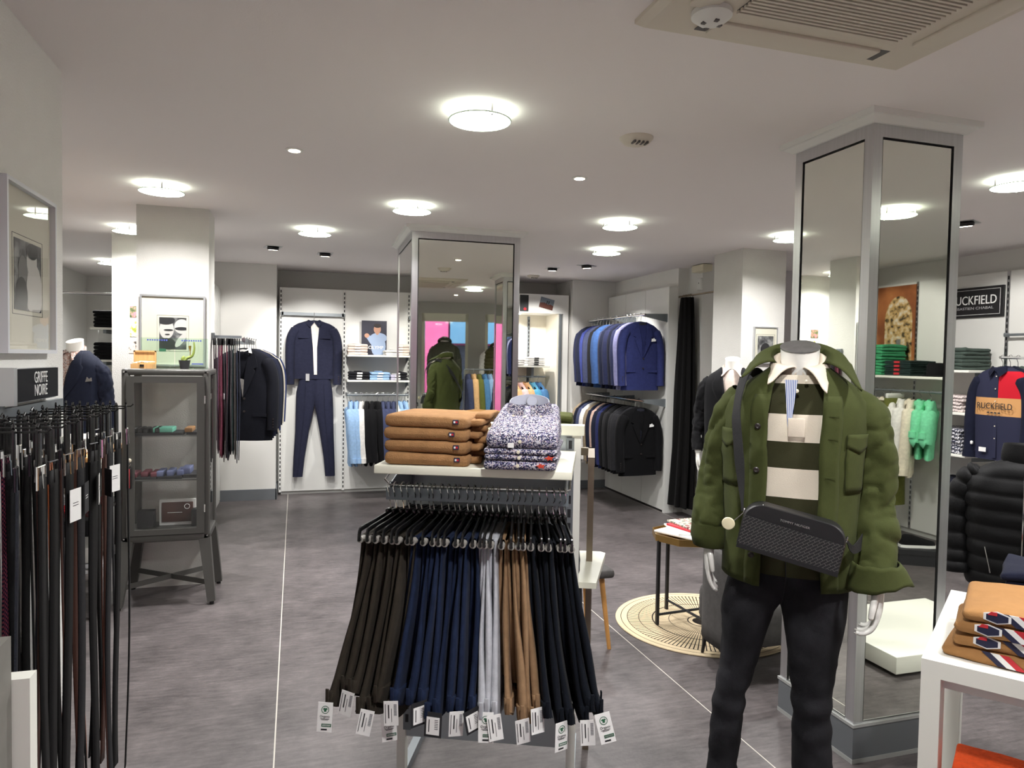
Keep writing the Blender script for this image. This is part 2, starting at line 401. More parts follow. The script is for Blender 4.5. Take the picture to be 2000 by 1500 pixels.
# ---------------------------------------------------------------- mirrored columns
def mirror_column(name,label,x,y,sx,sy,rz,post=.045):
    t=thing(name,label,'mirror column',(x,y,0),rz)      # origin at the near left corner, axes along the faces
    zt=2.545; zb=.16
    m=MB(); m.box(.02,sx-.02,.02,sy-.02,0,zt); obj('core',m,'black_gap',t,smooth=0)
    m=MB(); m.box(-.004,sx+.004,-.004,sy+.004,0,zb-.012); obj('base_board',m,'skirting',t,smooth=0)
    m=MB(); m.box(-.008,sx+.008,-.008,sy+.008,zb-.012,zb); m.box(-.006,sx+.006,-.006,sy+.006,.0,.018); obj('base_trim',m,'skirt_trim',t,smooth=0)
    for px,py in ((0,0),(sx-post,0),(0,sy-post),(sx-post,sy-post)):
        m=MB(); m.box(px,px+post,py,py+post,zb,zt); obj('corner_post',m,'alu',t,smooth=0)
    for q in range(4):
        m=MB(); h0,h1=zt-.05,zt
        if q==0: m.box(post,sx-post,0,.02,h0,h1)
        if q==1: m.box(post,sx-post,sy-.02,sy,h0,h1)
        if q==2: m.box(0,.02,post,sy-post,h0,h1)
        if q==3: m.box(sx-.02,sx,post,sy-post,h0,h1)
        obj('top_rail',m,'alu',t,smooth=0)
        g=.008; m=MB()
        if q==0: m.box(post+g,sx-post-g,.006,.02,zb+.006,h0-g)
        if q==1: m.box(post+g,sx-post-g,sy-.02,sy-.006,zb+.006,h0-g)
        if q==2: m.box(.006,.02,post+g,sy-post-g,zb+.006,h0-g)
        if q==3: m.box(sx-.02,sx-.006,post+g,sy-post-g,zb+.006,h0-g)
        obj('mirror_pane',m,'mirror',t,smooth=0)
    m=MB(); e_=.05
    m.loft([[(-a,-a,z),(sx+a,-a,z),(sx+a,sy+a,z),(-a,sy+a,z)] for a,z in ((.0,zt),(.012,zt),(.04,zt+.02),(e_,zt+.022),(e_,zt+.045))])
    obj('cornice',m,'white_board',t,smooth=0)
    return t
mirror_column('mirror_column','aluminium-framed mirror column behind the mannequin in the olive jacket',2.15,2.27,.45,.45,0)
mirror_column('mirror_column','wide aluminium-framed mirror column behind the trouser stand',.83,5.33,.84,.95,R(-1.5))
# ---------------------------------------------------------------- garment builders
def se(cx,cy,z,rx,ry,n=20,p=2.4,a0=0,fn=None):
    """superellipse ring in the xy plane"""
    out=[]
    for i in range(n):
        a=a0+2*math.pi*i/n; c,s_=math.cos(a),math.sin(a)
        q=Vector((cx+rx*math.copysign(abs(c)**(2/p),c),cy+ry*math.copysign(abs(s_)**(2/p),s_),z))
        if fn: q=fn(q)
        out.append(q)
    return out
def jacket_hanger(parent=None,label='black jacket hanger hooked over the rail',group='jacket hangers'):
    h=thing('jacket_hanger',label,'hanger',group=group)
    m=MB(); m.tube([(0,.0,-.095),(0,0,-.05),(0,-.012,-.03),(0,-.02,-.012),(0,-.012,.006),(0,.004,.01),(0,.018,.0)],.0022,6); obj('hook',m,'chrome',h)
    m=MB(); m.tube(catmull([(-.19,0,-.172),(-.1,0,-.125),(0,0,-.095),(.1,0,-.125),(.19,0,-.172)],3),[(.011,.016)]*13,8); obj('shoulder_bar',m,'black_plastic',h)
    return h
BODY=[(-.088,(.07,.05)),(-.105,(.115,.056)),(-.13,(.175,.062)),(-.16,(.208,.066)),(-.24,(.222,.074)),(-.36,(.215,.07)),(-.50,(.212,.066)),(-.66,(.216,.06)),(-.80,(.226,.055))]
def jacket_front(x,z,squash):
    rx,ry=interp(BODY,z); t=max(0,1-abs(x/rx)**2.4)
    return -(ry*squash)*t**(1/2.4)
def make_jacket(name,label,body_m,lapel=True,length=.80,squash=.62,sleeve=.60,cat='jacket',group=None,lining='lining_dark',square=False,buttons='button_dark',seed=0,cuff_m=None,collar_m=None):
    t=thing(name,label,cat,group=group)
    k=length/.80
    m=MB(); rings=[]
    for i in range(22):
        f=i/21; z=-.088-(length-.088)*f
        rx,ry=interp(BODY,-.088-(.80-.088)*f)
        def w_(q,f=f):
            d=nz((q.x*5,q.y*9,q.z*2.2),1.6,seed)*.012*min(1,f*3); return Vector((q.x+d*.4,q.y+d,q.z))
        rings.append(se(0,0,z,rx,ry*squash,28,2.4,fn=w_))
    m.loft(rings); obj('body',m,body_m,t)
    for s_ in (-1,1):
        m=MB(); pts=catmull([(s_*.165,0,-.175),(s_*.216,-.006,-.28),(s_*.234,-.016,-.45),(s_*.230,-.036,-.155-sleeve)],5)
        r_=[(lerp(.062,.046,i/(len(pts)-1)),lerp(.062,.046,i/(len(pts)-1))*(.55+.45*squash)) for i in range(len(pts))]
        r_[0]=(.045,.035); pts=[p+Vector((0,nz(p*6,1,seed+s_)*.008,0)) for p in pts]
        m.tube(pts,r_,12); sl=obj('sleeve',m,body_m,t)
        if cuff_m:
            m=MB(); e_=pts[-1]; m.loft([se(e_.x,e_.y,e_.z+.05,.05,.05*(.55+.45*squash),12,2),se(e_.x,e_.y,e_.z-.004,.052,.052*(.55+.45*squash),12,2)]); obj('cuff',m,cuff_m,sl)
        else:
            for b in range(4):
                m=MB(); c_=pts[-1]+Vector((s_*.012,-.043*(.55+.45*squash),.03+b*.022)); m.lathe([(.006,0),(.006,.004)],8,M=Matrix.Translation(c_)@Matrix.Rotation(R(90),4,'X')); obj('button',m,buttons,sl)
    if lapel:
        zb=-.46*k
        m=MB(); pts=[(0,zb),(-.052,-.10),(0,-.092),(.052,-.10)]
        m.poly([(x,jacket_front(x,z,squash)-.004,z) for x,z in pts],0); obj('shirt_front',m,lining,t,smooth=0)
        for s_ in (-1,1):
            m=MB(); P=[(s_*.05,-.088),(s_*.095,-.13),(s_*.118,-.235),(s_*.085,-.25),(s_*.10,-.272),(s_*.03,zb+.04),(s_*.004,zb),(s_*.018,-.30)]
            vs=[(x,jacket_front(x,z,squash)-.007,z) for x,z in P]; vs[-1]=(vs[-1][0],vs[-1][1]-.008,vs[-1][2])
            m.poly(vs if s_<0 else vs[::-1],.007,nrm=(0,-1,0)); obj('lapel',m,body_m,t,smooth=30)
            m=MB(); z=-.60*k; m.box(s_*.13-.055,s_*.13+.055,jacket_front(s_*.1,z,squash)-.006,jacket_front(s_*.17,z,squash)+.004,z-.012,z+.012); obj('pocket_flap',m,body_m,t,smooth=0)
        for z in (-.47*k,-.57*k):
            m=MB(); m.lathe([(.009,0),(.009,.005),(.004,.006)],10,M=Matrix.Translation((.012,jacket_front(.012,z,squash)-.003,z))@Matrix.Rotation(R(90),4,'X')); obj('button',m,buttons,t)
        if square:
            m=MB(); y=jacket_front(.12,-.27,squash)-.012
            m.poly([(.10,y,-.29),(.15,y,-.285),(.155,y,-.268),(.138,y,-.262),(.13,y,-.25),(.118,y,-.262),(.104,y,-.258)],.003,nrm=(0,-1,0)); obj('pocket_square',m,'paper_white',t,smooth=0)
    else:
        cm=collar_m or body_m
        for s_ in (-1,1):
            m=MB(); y0=-.035
            P=[(s_*.0,-.105,-.066),(s_*.055,-.078,-.03),(s_*.07,-.085,.0),(s_*.075,-.125,-.045),(s_*.04,-.165,-.068)]
            m.poly([(x,y*squash*1.5,z) for x,z,y in P] if s_>0 else [(x,y*squash*1.5,z) for x,z,y in P][::-1],.004); obj('collar',m,cm,t,smooth=0)
        m=MB(); m.box(-.014,.014,-.064*squash-.006,-.05*squash,-length+.02,-.11); obj('placket',m,body_m,t,smooth=0)
        for b in range(6):
            z=-.16-b*.095*k; m=MB(); m.lathe([(.005,0),(.005,.003)],8,M=Matrix.Translation((0,jacket_front(0,z,squash)-.006,z))@Matrix.Rotation(R(90),4,'X')); obj('button',m,'button_pearl',t)
    return t
mat('lining_dark',(26,28,40),.5)
HANG0=jacket_hanger()
HUSED=[False]
def hang(loc,rz=0,label='black jacket hanger hooked over the rail',group='jacket hangers'):
    if not HUSED[0]:
        HUSED[0]=True; HANG0.location=loc; HANG0.rotation_euler=(0,0,rz); HANG0['label']=label; HANG0['group']=group; return HANG0
    return dup(HANG0,loc,rz,label,group)
def folded(name,label,cat,w,d,h,m_,loc,rz=0,seed=0,group=None,amp=.006,layers=2,collar=None,band=None,tagm=None):
    """folded garment: stacked rounded layers, the front (-y) edge is the fold"""
    t=thing(name,label,cat,loc,rz,group)
    m=MB(); hl=h/layers
    for L in range(layers):
        def fn(p,L=L):
            n1=nz((p.x*9,p.y*9,p.z*14+L*3),1,seed); n2=nz((p.x*22,p.y*22,p.z*30),1,seed+5)
            sag=-.25*hl*max(0,abs(p.x)/(w/2)-.75)
            return Vector((p.x+n1*amp*.8,p.y+n2*amp*.6,max(.001,p.z+(n1*amp+sag)*(.4+.6*p.z/h))))
        off=(random.uniform(-.004,.004),random.uniform(-.003,.003))
        m.rbox((off[0],off[1],hl*(L+.5)),(w-random.uniform(0,.008),d,hl*1.04),min(hl*.49,.02),4,fn=fn,nx=7,ny=5,nz=2)
    obj('folded_body',m,m_,t,smooth=60)
    if collar:
        m=MB(); pts=[(.045*math.cos(a)*1.1,-d*.12+.05*math.sin(a),h+.006) for a in [R(-60-k*30) for k in range(9)]]
        m.tube(pts,[(.012,.006)]*9,6); obj('collar',m,collar,t)
    if band:
        m=MB(); m.box(-.03,.03,-d/2-.006,-d/2+.002,h*.3,h*.85); obj('size_label',m,band,t,smooth=0)
    return t
# ---------------------------------------------------------------- trouser stand (gondola) in the middle
GA=R(-23.5); GC=Vector((.69,2.52,0))
GM=Matrix.Translation(GC)@Matrix.Rotation(GA,4,'Z')
gd=thing('trouser_stand','white and grey shop gondola with top shelf, hanging rail and steel legs','display stand',GC,GA)
m=MB(); m.box(-.30,.30,-.008,.008,.17,1.33); obj('back_panel',m,'grey_panel',gd,smooth=0)
for s_ in (-1,1):
    m=MB(); m.box(s_*.318-.016,s_*.318+.016,-.02,.02,.0,1.33); po=obj('post',m,'shelf_white',gd,smooth=0)
    m=MB(); upright(m,s_*.296,-.021,.2,1.32); obj('slot_strip',m,['grey_metal','print_black'],po,smooth=0)
    m=MB(); m.box(s_*.318-.016,s_*.318+.016,-.36,.36,.0,.035); obj('foot',m,'grey_metal',gd,smooth=0)
m=MB(); m.box(-.345,.345,-.035,.035,1.33,1.365); obj('top_cap',m,'white_lacquer',gd,smooth=0)
m=MB(); m.rbox((.02,-.275,1.262),(.595,.49,.026),.003,2); obj('shelf',m,'white_lacquer',gd)
for s_ in (-1,1):
    m=MB(); x=s_*.29; m.poly([(x-.002,-.02,1.25),(x-.002,-.30,1.18),(x-.002,-.30,1.13),(x-.002,-.02,1.10)],.004,nrm=(1,0,0)); obj('bracket',m,'grey_metal',gd,smooth=0)
m=MB(); m.box(-.302,.302,-.306,-.294,1.128,1.168); ra=obj('rail',m,mat('rail_grey',(124,134,140),.35,.4),gd,smooth=0)
m=MB(); m.tube([(-.31,-.03,1.26),(-.31,-.29,1.192),(-.29,-.30,1.176),(.296,-.30,1.176),(.305,-.29,1.18),(.305,-.03,1.27)],.0035,6); obj('rail_wire',m,'chrome',ra)
# far side of the stand: tube hanging frame and low shelf
m=MB(); m.box(.36,.385,.30,.33,.0,1.245); m.box(.31,.385,.30,.33,1.215,1.245); m.box(.36,.385,0.02,.33,1.215,1.245); obj('tube_frame',m,'steel_brown',gd,smooth=0)
m=MB(); m.poly([(-.30,.02,.76),(.40,.02,.76),(.44,.44,.76),(.42,.46,.76),(-.30,.46,.76)],.022,nrm=(0,0,1)); obj('low_shelf',m,'white_lacquer',gd,smooth=0)
# trouser hangers and trousers
HZ=1.18
cloth('tr_brown',(50,45,38)); cloth('tr_denim',(26,36,60),var=.2); cloth('tr_grey',(176,178,184)); cloth('tr_camel',(138,110,82)); cloth('tr_navy',(15,19,27)); cloth('tr_slate',(34,40,52))
def make_thanger():
    h=thing('trouser_hanger','black plastic trouser hanger with grey bar ends on the stand rail','hanger',group='black trouser hangers')
    m=MB(); m.tube(catmull([(.004,.0,-.085),(-.002,0,-.05),(.004,-.016,-.03),(0,-.019,-.008),(0,-.006,.006),(0,.012,.002),(0,.018,-.014)],3),.0019,6); obj('hook',m,'chrome',h)
    m=MB(); m.rbox((0,0,-.094),(.014,.045,.03),.006,2)
    for s_ in (-1,1):
        m.tube(catmull([(0,s_*.015,-.095),(0,s_*.10,-.103),(0,s_*.176,-.108),(0,s_*.195,-.116),(0,s_*.198,-.145)],3),[(.0045,.008)]*13,6)
    obj('frame',m,'black_plastic',h)
    m=MB(); m.cyl((0,-.20,-.142),(0,.20,-.142),.005,n=8); obj('bar',m,'black_plastic',h)
    for s_ in (-1,1):
        m=MB(); m.cyl((0,s_*.168,-.142),(0,s_*.193,-.142),.0105,n=10); obj('bar_end',m,'grey_rubber',h)
    return h
def make_trousers(i,m_,seed,label,ln=.50,th=.0125,lean=0):
    t=thing('trousers',label,'trousers',group='folded trousers on the stand rail')
    rnd=random.Random(seed); m=MB(); Z0=-.134
    ny=rnd.uniform(-.035,-.015)
    def row(f,wb):
        w0=lerp(.25,wb,f**1.15); yc=ny-.01-.62*(w0-.25)+.008*math.sin(f*5+seed); return w0,yc
    for side,L,wb in ((1,ln,.37),(-1,ln*.88,.27)):
        rings=[]; K=16
        for k in range(K+1):
            f=k/K; z=Z0-L*f
            w0,yc=row(f,wb)
            tt=th*(.48+.42*f)*(1.0+.18*math.sin(f*7+seed*2))
            xo=side*(.0045+tt*.5)+lean*f**1.2+.003*math.sin(f*4+seed*1.3)
            def fn(q,f=f,side=side,yc=yc,w0=w0):
                tq=max(0,(yc-q.y)/(w0/2)-.62)/.38; return Vector((q.x+nz((q.y*12,q.z*3,side),1,seed)*.005*min(1,f*2),q.y,q.z+nz((q.y*5,1,side),1,seed)*.010*f+.030*tq**1.6*max(0,f-.8)*5))
            rings.append(se(xo,yc,z,tt,w0/2,24,lerp(2.8,4.5,f),fn=fn))
        m.loft(rings)
    m.loft([[(x,y,-.142+zz) for x,zz in ((-.013,-.01),(-.011,.004),(-.005,.010),(.005,.010),(.011,.004),(.013,-.01))] for y in (ny-.13,ny+.11)],closed=False)
    obj('legs',m,m_,t,smooth=70)
    m=MB(); xo=.0045+th*.45
    rr=[]
    for f in (.90,.93,.97,1.006):
        w0,yc=row(f,.37); rr.append(se(xo+lean*f**1.2,yc,Z0-ln*f,th*(.94 if f<1 else .8),w0/2+(.003 if f<1 else -.002),24,4.5,fn=lambda q,f=f,yc=yc,w0=w0:Vector((q.x,q.y,q.z+.030*(max(0,(yc-q.y)/(w0/2)-.62)/.38)**1.6*max(0,f-.8)*5))))
    m.loft(rr); wb_=obj('waistband',m,m_,t,smooth=70)
    w0,yc=row(1,.37); zb=Z0-ln; x1=xo+lean; y1=yc-w0/2
    m=MB(); m.rbox((x1,y1-.003,zb+.052),(.011,.005,.050),.002,2); obj('belt_loop',m,m_,wb_)
    m=MB(); m.rbox((x1+th*.9+.001,yc-.09,zb+.030),(.005,.011,.050),.002,2); obj('belt_loop',m,m_,wb_)
    return t,(x1,y1,zb)
def tag_mesh(w,h,style):
    m=MB(); m.box(-w/2,w/2,-.0006,.0006,-h,0,0)
    y=-.0012
    def ln(x0,x1,z0,z1,mi): m.box(x0,x1,y,-.0006,z0,z1,mi)
    if style=='eco':
        rr=w*.26; n=20
        for k in range(n):
            a0,a1=2*math.pi*k/n,2*math.pi*(k+1)/n
            m.add([(r_*math.cos(a),y,-h*.25+r_*math.sin(a)) for a in (a0,a1) for r_ in (rr*.84,rr)],[(0,1,3,2)],2)
        # little shirt emblem
        s=rr*.62; P=[(-.35,.8),(-1,.35),(-.75,-.05),(-.5,.1),(-.5,-.8),(.5,-.8),(.5,.1),(.75,-.05),(1,.35),(.35,.8),(0,.55)]
        m.add([(a*s,y,-h*.25+b*s) for a,b in P],[tuple(range(11))],2)
        for k,wd in enumerate((.30,.22)): ln(-w*wd,w*wd,-h*(.55+.035*k)-.0012,-h*(.55+.035*k),1)
        ln(-w*.2,w*.45,-h*.82,-h*.72,2); ln(-w*.16,w*.40,-h*.795,-h*.745,0)
        ln(-w*.22,w*.18,-h*.94,-h*.89,1)
    elif style=='price':
        ln(-w*.4,-w*.36,-h*.9,-h*.12,1); ln(-w*.2,-w*.12,-h*.7,-h*.15,1); ln(w*.02,w*.05,-h*.85,-h*.3,1); ln(w*.2,w*.4,-h*.6,-h*.12,3)
        for k in range(7): ln(w*.2,w*.4,-h*(.14+.065*k)-.001,-h*(.14+.065*k),1)
    elif style=='dark':
        m.box(-w*.38,w*.38,-.0014,-.0006,-h*.9,-h*.2,3)
        for k in range(6): m.box(w*.1,w*.3,-.0019,-.0012,-h*(.3+.07*k)-.0012,-h*(.3+.07*k),1)
        m.box(-w*.25,-w*.2,-.0019,-.0012,-h*.8,-h*.3,1)
    return m
tagmeshes={'eco':(tag_mesh(.044,.084,'eco').mesh('eco_tag',0),['paper_white','print_black','print_green','paper_grey']),
 'price':(tag_mesh(.042,.072,'price').mesh('price_tag',0),['paper_white','print_black','print_green','paper_grey']),
 'dark':(tag_mesh(.052,.07,'dark').mesh('dark_tag',0),['print_black','print_black','print_green','paper_white'])}
th0=make_thanger()
plan=(['tr_brown']*7+['tr_denim']*8+['tr_grey']*3+['tr_camel']*4+['tr_navy']*6)
names={'tr_brown':'dark brown cotton','tr_denim':'indigo blue denim','tr_grey':'pale grey','tr_camel':'camel brown','tr_navy':'blue-black'}
cnt={}; N=len(plan)
tags={0:'eco',2:'price',4:'price',6:'eco',7:'price',9:'dark',11:'dark',13:'price',14:'dark',16:'eco',17:'price',19:'price',21:'price',23:'eco',25:'price',27:'eco'}
for i,k in enumerate(plan):
    u=-.288+.580*i/(N-1)+random.uniform(-.005,.005)
    p=GM@Vector((u,-.30,HZ)); rz=GA+u*.62+random.uniform(-.03,.03)
    cnt[k]=cnt.get(k,0)+1; hl='black plastic hanger with grey bar ends under the %s %s trousers'%(ORD[cnt[k]-1],names[k])
    if i==0: th0.location=p; th0.rotation_euler=(0,0,rz); th0['label']=hl
    else: dup(th0,p,rz,hl)
    t,(tx,ty,tz)=make_trousers(i,k,i*1.7+.3,'%s trousers folded over a hanger, %s of that colour along the stand rail'%(names[k],ORD[cnt[k]-1]),ln=random.uniform(.47,.52)+.03*(i in (6,)),th=.0168,lean=u*(.16 if u<0 else .24))
    t.location=p; t.rotation_euler=(0,0,rz)
    if i in tags:
        me,ms=tagmeshes[tags[i]]
        if not me.materials:
            for q in ms: me.materials.append(MATS[q])
        o=bpy.data.objects.new('price_tag',me); col.objects.link(o); o.parent=t
        o.location=(tx,ty-.010,tz+.040); o.rotation_euler=(R(random.uniform(-8,4)),R(random.uniform(-14,14)),R(random.uniform(-30,35))+R(22))
        if tags[i]=='eco': text('lettering','Organic',.0095,'print_black',o,(0,-.0014,-.040),(R(90),0,0),extrude=.0001)
# jeans hanging on the far side of the stand
for j,u in enumerate((.20,.25,.30)):
    p=GM@Vector((u,.31,HZ+.03)); h=dup(th0,p,GA,'black hanger on the far side of the trouser stand, %s along'%ORD[j],'far trouser hangers')
    t,_=make_trousers(40+j,'tr_slate',50+j,'washed black jeans hung on the far side of the trouser stand, %s along'%ORD[j],ln=.60,th=.014,lean=.03); t.location=p; t.rotation_euler=(0,0,GA); t['group']='jeans on the far side of the stand'
# ---------------------------------------------------------------- folded knitwear and shirts on the stand shelf
cloth('camel_knit',(158,119,80),.9,300,.35); mat('flag_navy',(30,32,62),.7); mat('flag_red',(190,40,50),.7)
ZS=1.276
for i in range(4):
    zz=ZS+i*.0375
    p=GM@Vector((-.125+.004*math.sin(i*2.2),-.36+.004*i,zz)); rz=GA+R((1.5,-1,0.5,-1.5)[i])
    t=thing('folded_jumper','camel knit jumper with a small flag patch, %s from the bottom of its pile'%ORD[i],'jumper',p,rz,'camel jumpers on the stand shelf')
    m=MB()
    def fn(q,i=i):
        n1=nz((q.x*7,q.y*6,q.z*10+i),1,i); k=(q.x+.13)/.26
        return Vector((q.x,q.y+n1*.006,q.z+n1*.004*(q.z/.045)-.004*(k>.8)))
    m.rbox((0,0,.0188),(.262,.30,.038),.0185,4,fn=fn,nx=9,ny=5,nz=2); obj('folded_body',m,'camel_knit',t,smooth=70)
    m=MB()
    for L in range(2):       # sleeve ends and inner folds at the side
        m.rbox((.132+.012*L+.008*(i%2),.02+.02*L,.012+.018*L),(.05,.22-.04*L,.02),.009,3,fn=lambda q,i=i:Vector((q.x+nz((q.y*14,q.z*20,i),1,i)*.012,q.y,max(.001,q.z+nz((q.y*16,q.x*9,i),1,i+3)*.006))))
    obj('side_folds',m,'camel_knit',t,smooth=70)
    fx=.095-.012*(i==2)
    m=MB(); m.box(fx-.0085,fx+.0085,-.1535,-.1495,.014,.027,0); m.box(fx-.006,fx-.0005,-.1545,-.1535,.0175,.0235,1); m.box(fx-.0005,fx+.006,-.1545,-.1535,.0175,.0235,2); obj('flag_patch',m,['flag_navy','paper_white','flag_red'],t,smooth=0)
def shirt_pat(nt,co):
    mp=nt.nodes.new('ShaderNodeMapping'); mp.inputs['Scale'].default_value=(300,300,300); nt.links.new(co,mp.inputs[0])
    v=nt.nodes.new('ShaderNodeTexVoronoi'); v.distance='CHEBYCHEV'; v.inputs['Scale'].default_value=1; nt.links.new(mp.outputs[0],v.inputs['Vector'])
    mul=nt.nodes.new('ShaderNodeSeparateColor'); nt.links.new(v.outputs['Color'],mul.inputs[0])
    return ramp(nt,mul.outputs[0],[(0,(196,194,202)),(.30,(64,66,98)),(.54,(176,160,162)),(.66,(28,32,56)),(.86,(122,114,146))],True)
tex_mat('mosaic_shirt',shirt_pat,.85)
mat('shirt_inside',(196,200,212),.8)
mat('logo_red',(196,62,40),.7)
for i in range(4):
    zz=ZS+(0,.030,.047,.064)[i]; hh=(.030,.017,.017,.045)[i]
    p=GM@Vector((.165+.002*i,-.385-.002*i,zz)); rz=GA+R((0,.8,-.8,0)[i])
    t=thing('folded_shirt','small-mosaic patterned shirt, %s from the bottom of its pile'%ORD[i] if i<3 else 'small-mosaic patterned shirt with raised button-down collar topping its pile','shirt',p,rz,'mosaic shirts on the stand shelf')
    m=MB()
    def fn(q,i=i,hh=hh):
        n1=nz((q.x*7,q.y*6,q.z*10+i),1,i+9)
        z=q.z
        if i==3: z+= max(0,(q.y+.16)/.32)*.075*(q.z/hh)
        return Vector((q.x*(1-.10*max(0,(q.y)/.17)*(i==3)),q.y,max(.0005,z+n1*.003)))
    m.rbox((0,0,hh/2),(.215,.32,hh),hh*.46,4,fn=fn,nx=7,ny=8,nz=2); obj('folded_body',m,'mosaic_shirt',t,smooth=70)
    m=MB(); m.lathe([(.0055,0),(.0055,.002),(.003,.0025)],10,M=Matrix.Translation((-.005,-.161,hh*.5))@Matrix.Rotation(R(90),4,'X')); obj('button',m,'button_pearl',t)
    if i in (0,1):
        m=MB(); P=[(-.014,.002),(-.006,.004),(-.002,.009),(.004,.005),(.014,.006),(.008,.0),(.01,-.006),(.002,-.002),(-.004,-.006),(-.006,-.001)]
        m.poly([(.062+.02*i+a,-.1615,hh*.5+b) for a,b in P],.0015,nrm=(0,-1,0)); obj('emblem',m,'logo_red',t,smooth=0)
    if i==3:
        m=MB(); m.box(-.04,-.022,-.1625,-.1605,.004,.018); obj('size_label',m,'paper_white',t,smooth=0)
        # collar stand ring and the two collar leaves
        m=MB(); n=25; rings=[]
        for k in range(n):
            a=R(-82+344*k/(n-1)); rx,ry=.062,.052
            c_=Vector((rx*math.cos(a),.075+ry*math.sin(a),.098+.008*math.sin(a)))
            rings.append([c_+Vector((math.cos(a)*.003,math.sin(a)*.003,-.014)),c_+Vector((math.cos(a)*.0,math.sin(a)*0,.028+.012*math.sin(a))),c_+Vector((math.cos(a)*.002,math.sin(a)*.002,.028+.012*math.sin(a)))])
        m.loft(rings,False,False,False); obj('collar_stand',m,'shirt_inside',t,smooth=70)
        for s_ in (-1,1):
            m=MB()
            def leaf(u,v,s_=s_):
                a=R(-90+s_*lerp(8,165,u)); rx,ry=.064,.055
                top=Vector((rx*math.cos(a),.075+ry*math.sin(a),.127+.012*math.sin(a)))
                ln=lerp(.062,.035,u)
                out=Vector((math.cos(a)*.55+s_*.12*(1-u),math.sin(a)*.7,0))*ln*.55
                return top+(out+Vector((0,0,-ln*.72)))*v
            m.grid(leaf,12,4); obj('collar',m,'mosaic_shirt',t,smooth=70)
            m=MB(); m.lathe([(.004,0),(.004,.002)],8,M=Matrix.Translation((s_*.043,.0,.083))@Matrix.Rotation(R(60),4,'X')); obj('button',m,'button_pearl',t)
        m=MB(); m.lathe([(.0055,0),(.0055,.002)],10,M=Matrix.Translation((-.003,-.045,.085))@Matrix.Rotation(R(20),4,'X')); obj('button',m,'button_pearl',t)
        m=MB(); m.lathe([(.019,0),(.019,.0006)],24,M=Matrix.Translation((.004,.124,.124))@Matrix.Rotation(R(75),4,'X')); m.lathe([(.0165,.0003),(.0165,.001)],24,1,M=Matrix.Translation((.004,.124,.124))@Matrix.Rotation(R(75),4,'X')); obj('neck_print',m,['paper_grey','shirt_inside'],t)
# green jumpers and a patterned scarf pile on the far side of the cap
cloth('olive_knit',(74,78,42),.9,300,.35)
for i in range(4):
    folded('folded_jumper','olive green knit jumper, %s from the bottom of the pile behind the mosaic shirts'%ORD[i],'jumper',.25,.26,.05,'olive_knit',GM@Vector((.17,.20,1.19+i*.05)),GA,seed=20+i,group='olive jumpers behind the stand')
m=MB(); m.box(-.30,.30,.03,.40,1.165,1.187); obj('far_shelf',m,'white_lacquer',gd,smooth=0)
def scarf(nt,co):
    n=nt.nodes.new('ShaderNodeTexNoise'); n.inputs['Scale'].default_value=70; n.inputs['Detail'].default_value=3; nt.links.new(co,n.inputs['Vector'])
    return ramp(nt,n.outputs['Fac'],[(.40,(40,52,58)),(.47,(150,160,158)),(.54,(226,226,220))])
tex_mat('leaf_print',scarf,.9)
folded('folded_shirt','white shirt with dark leaf print behind the camel jumpers','shirt',.24,.26,.10,'leaf_print',GM@Vector((-.12,.20,1.188)),GA,seed=31,amp=.012,layers=3)
m=MB(); n=28
m.loft([[(.065*math.cos(2*math.pi*k/n),.05*math.sin(2*math.pi*k/n),z) for z in (0,.03,.06)] for k in range(n+1)],False,False,False)
tag(obj('shirt_collar_ring',m,'leaf_print',None,GM@Vector((-.12,.20,1.292)),GA),'round upright patterned collar on the leaf-print shirt','collar')
def crease(v,seed,s=(7,7,9),sh=6):
    n=noise.noise(Vector((v[0]*s[0]+v[2]*sh*.5+seed*3.7,v[1]*s[1]+seed*1.9,v[2]*s[2]-v[0]*sh+seed*5.1)))
    return (1-min(1,abs(n)*3.2))**2
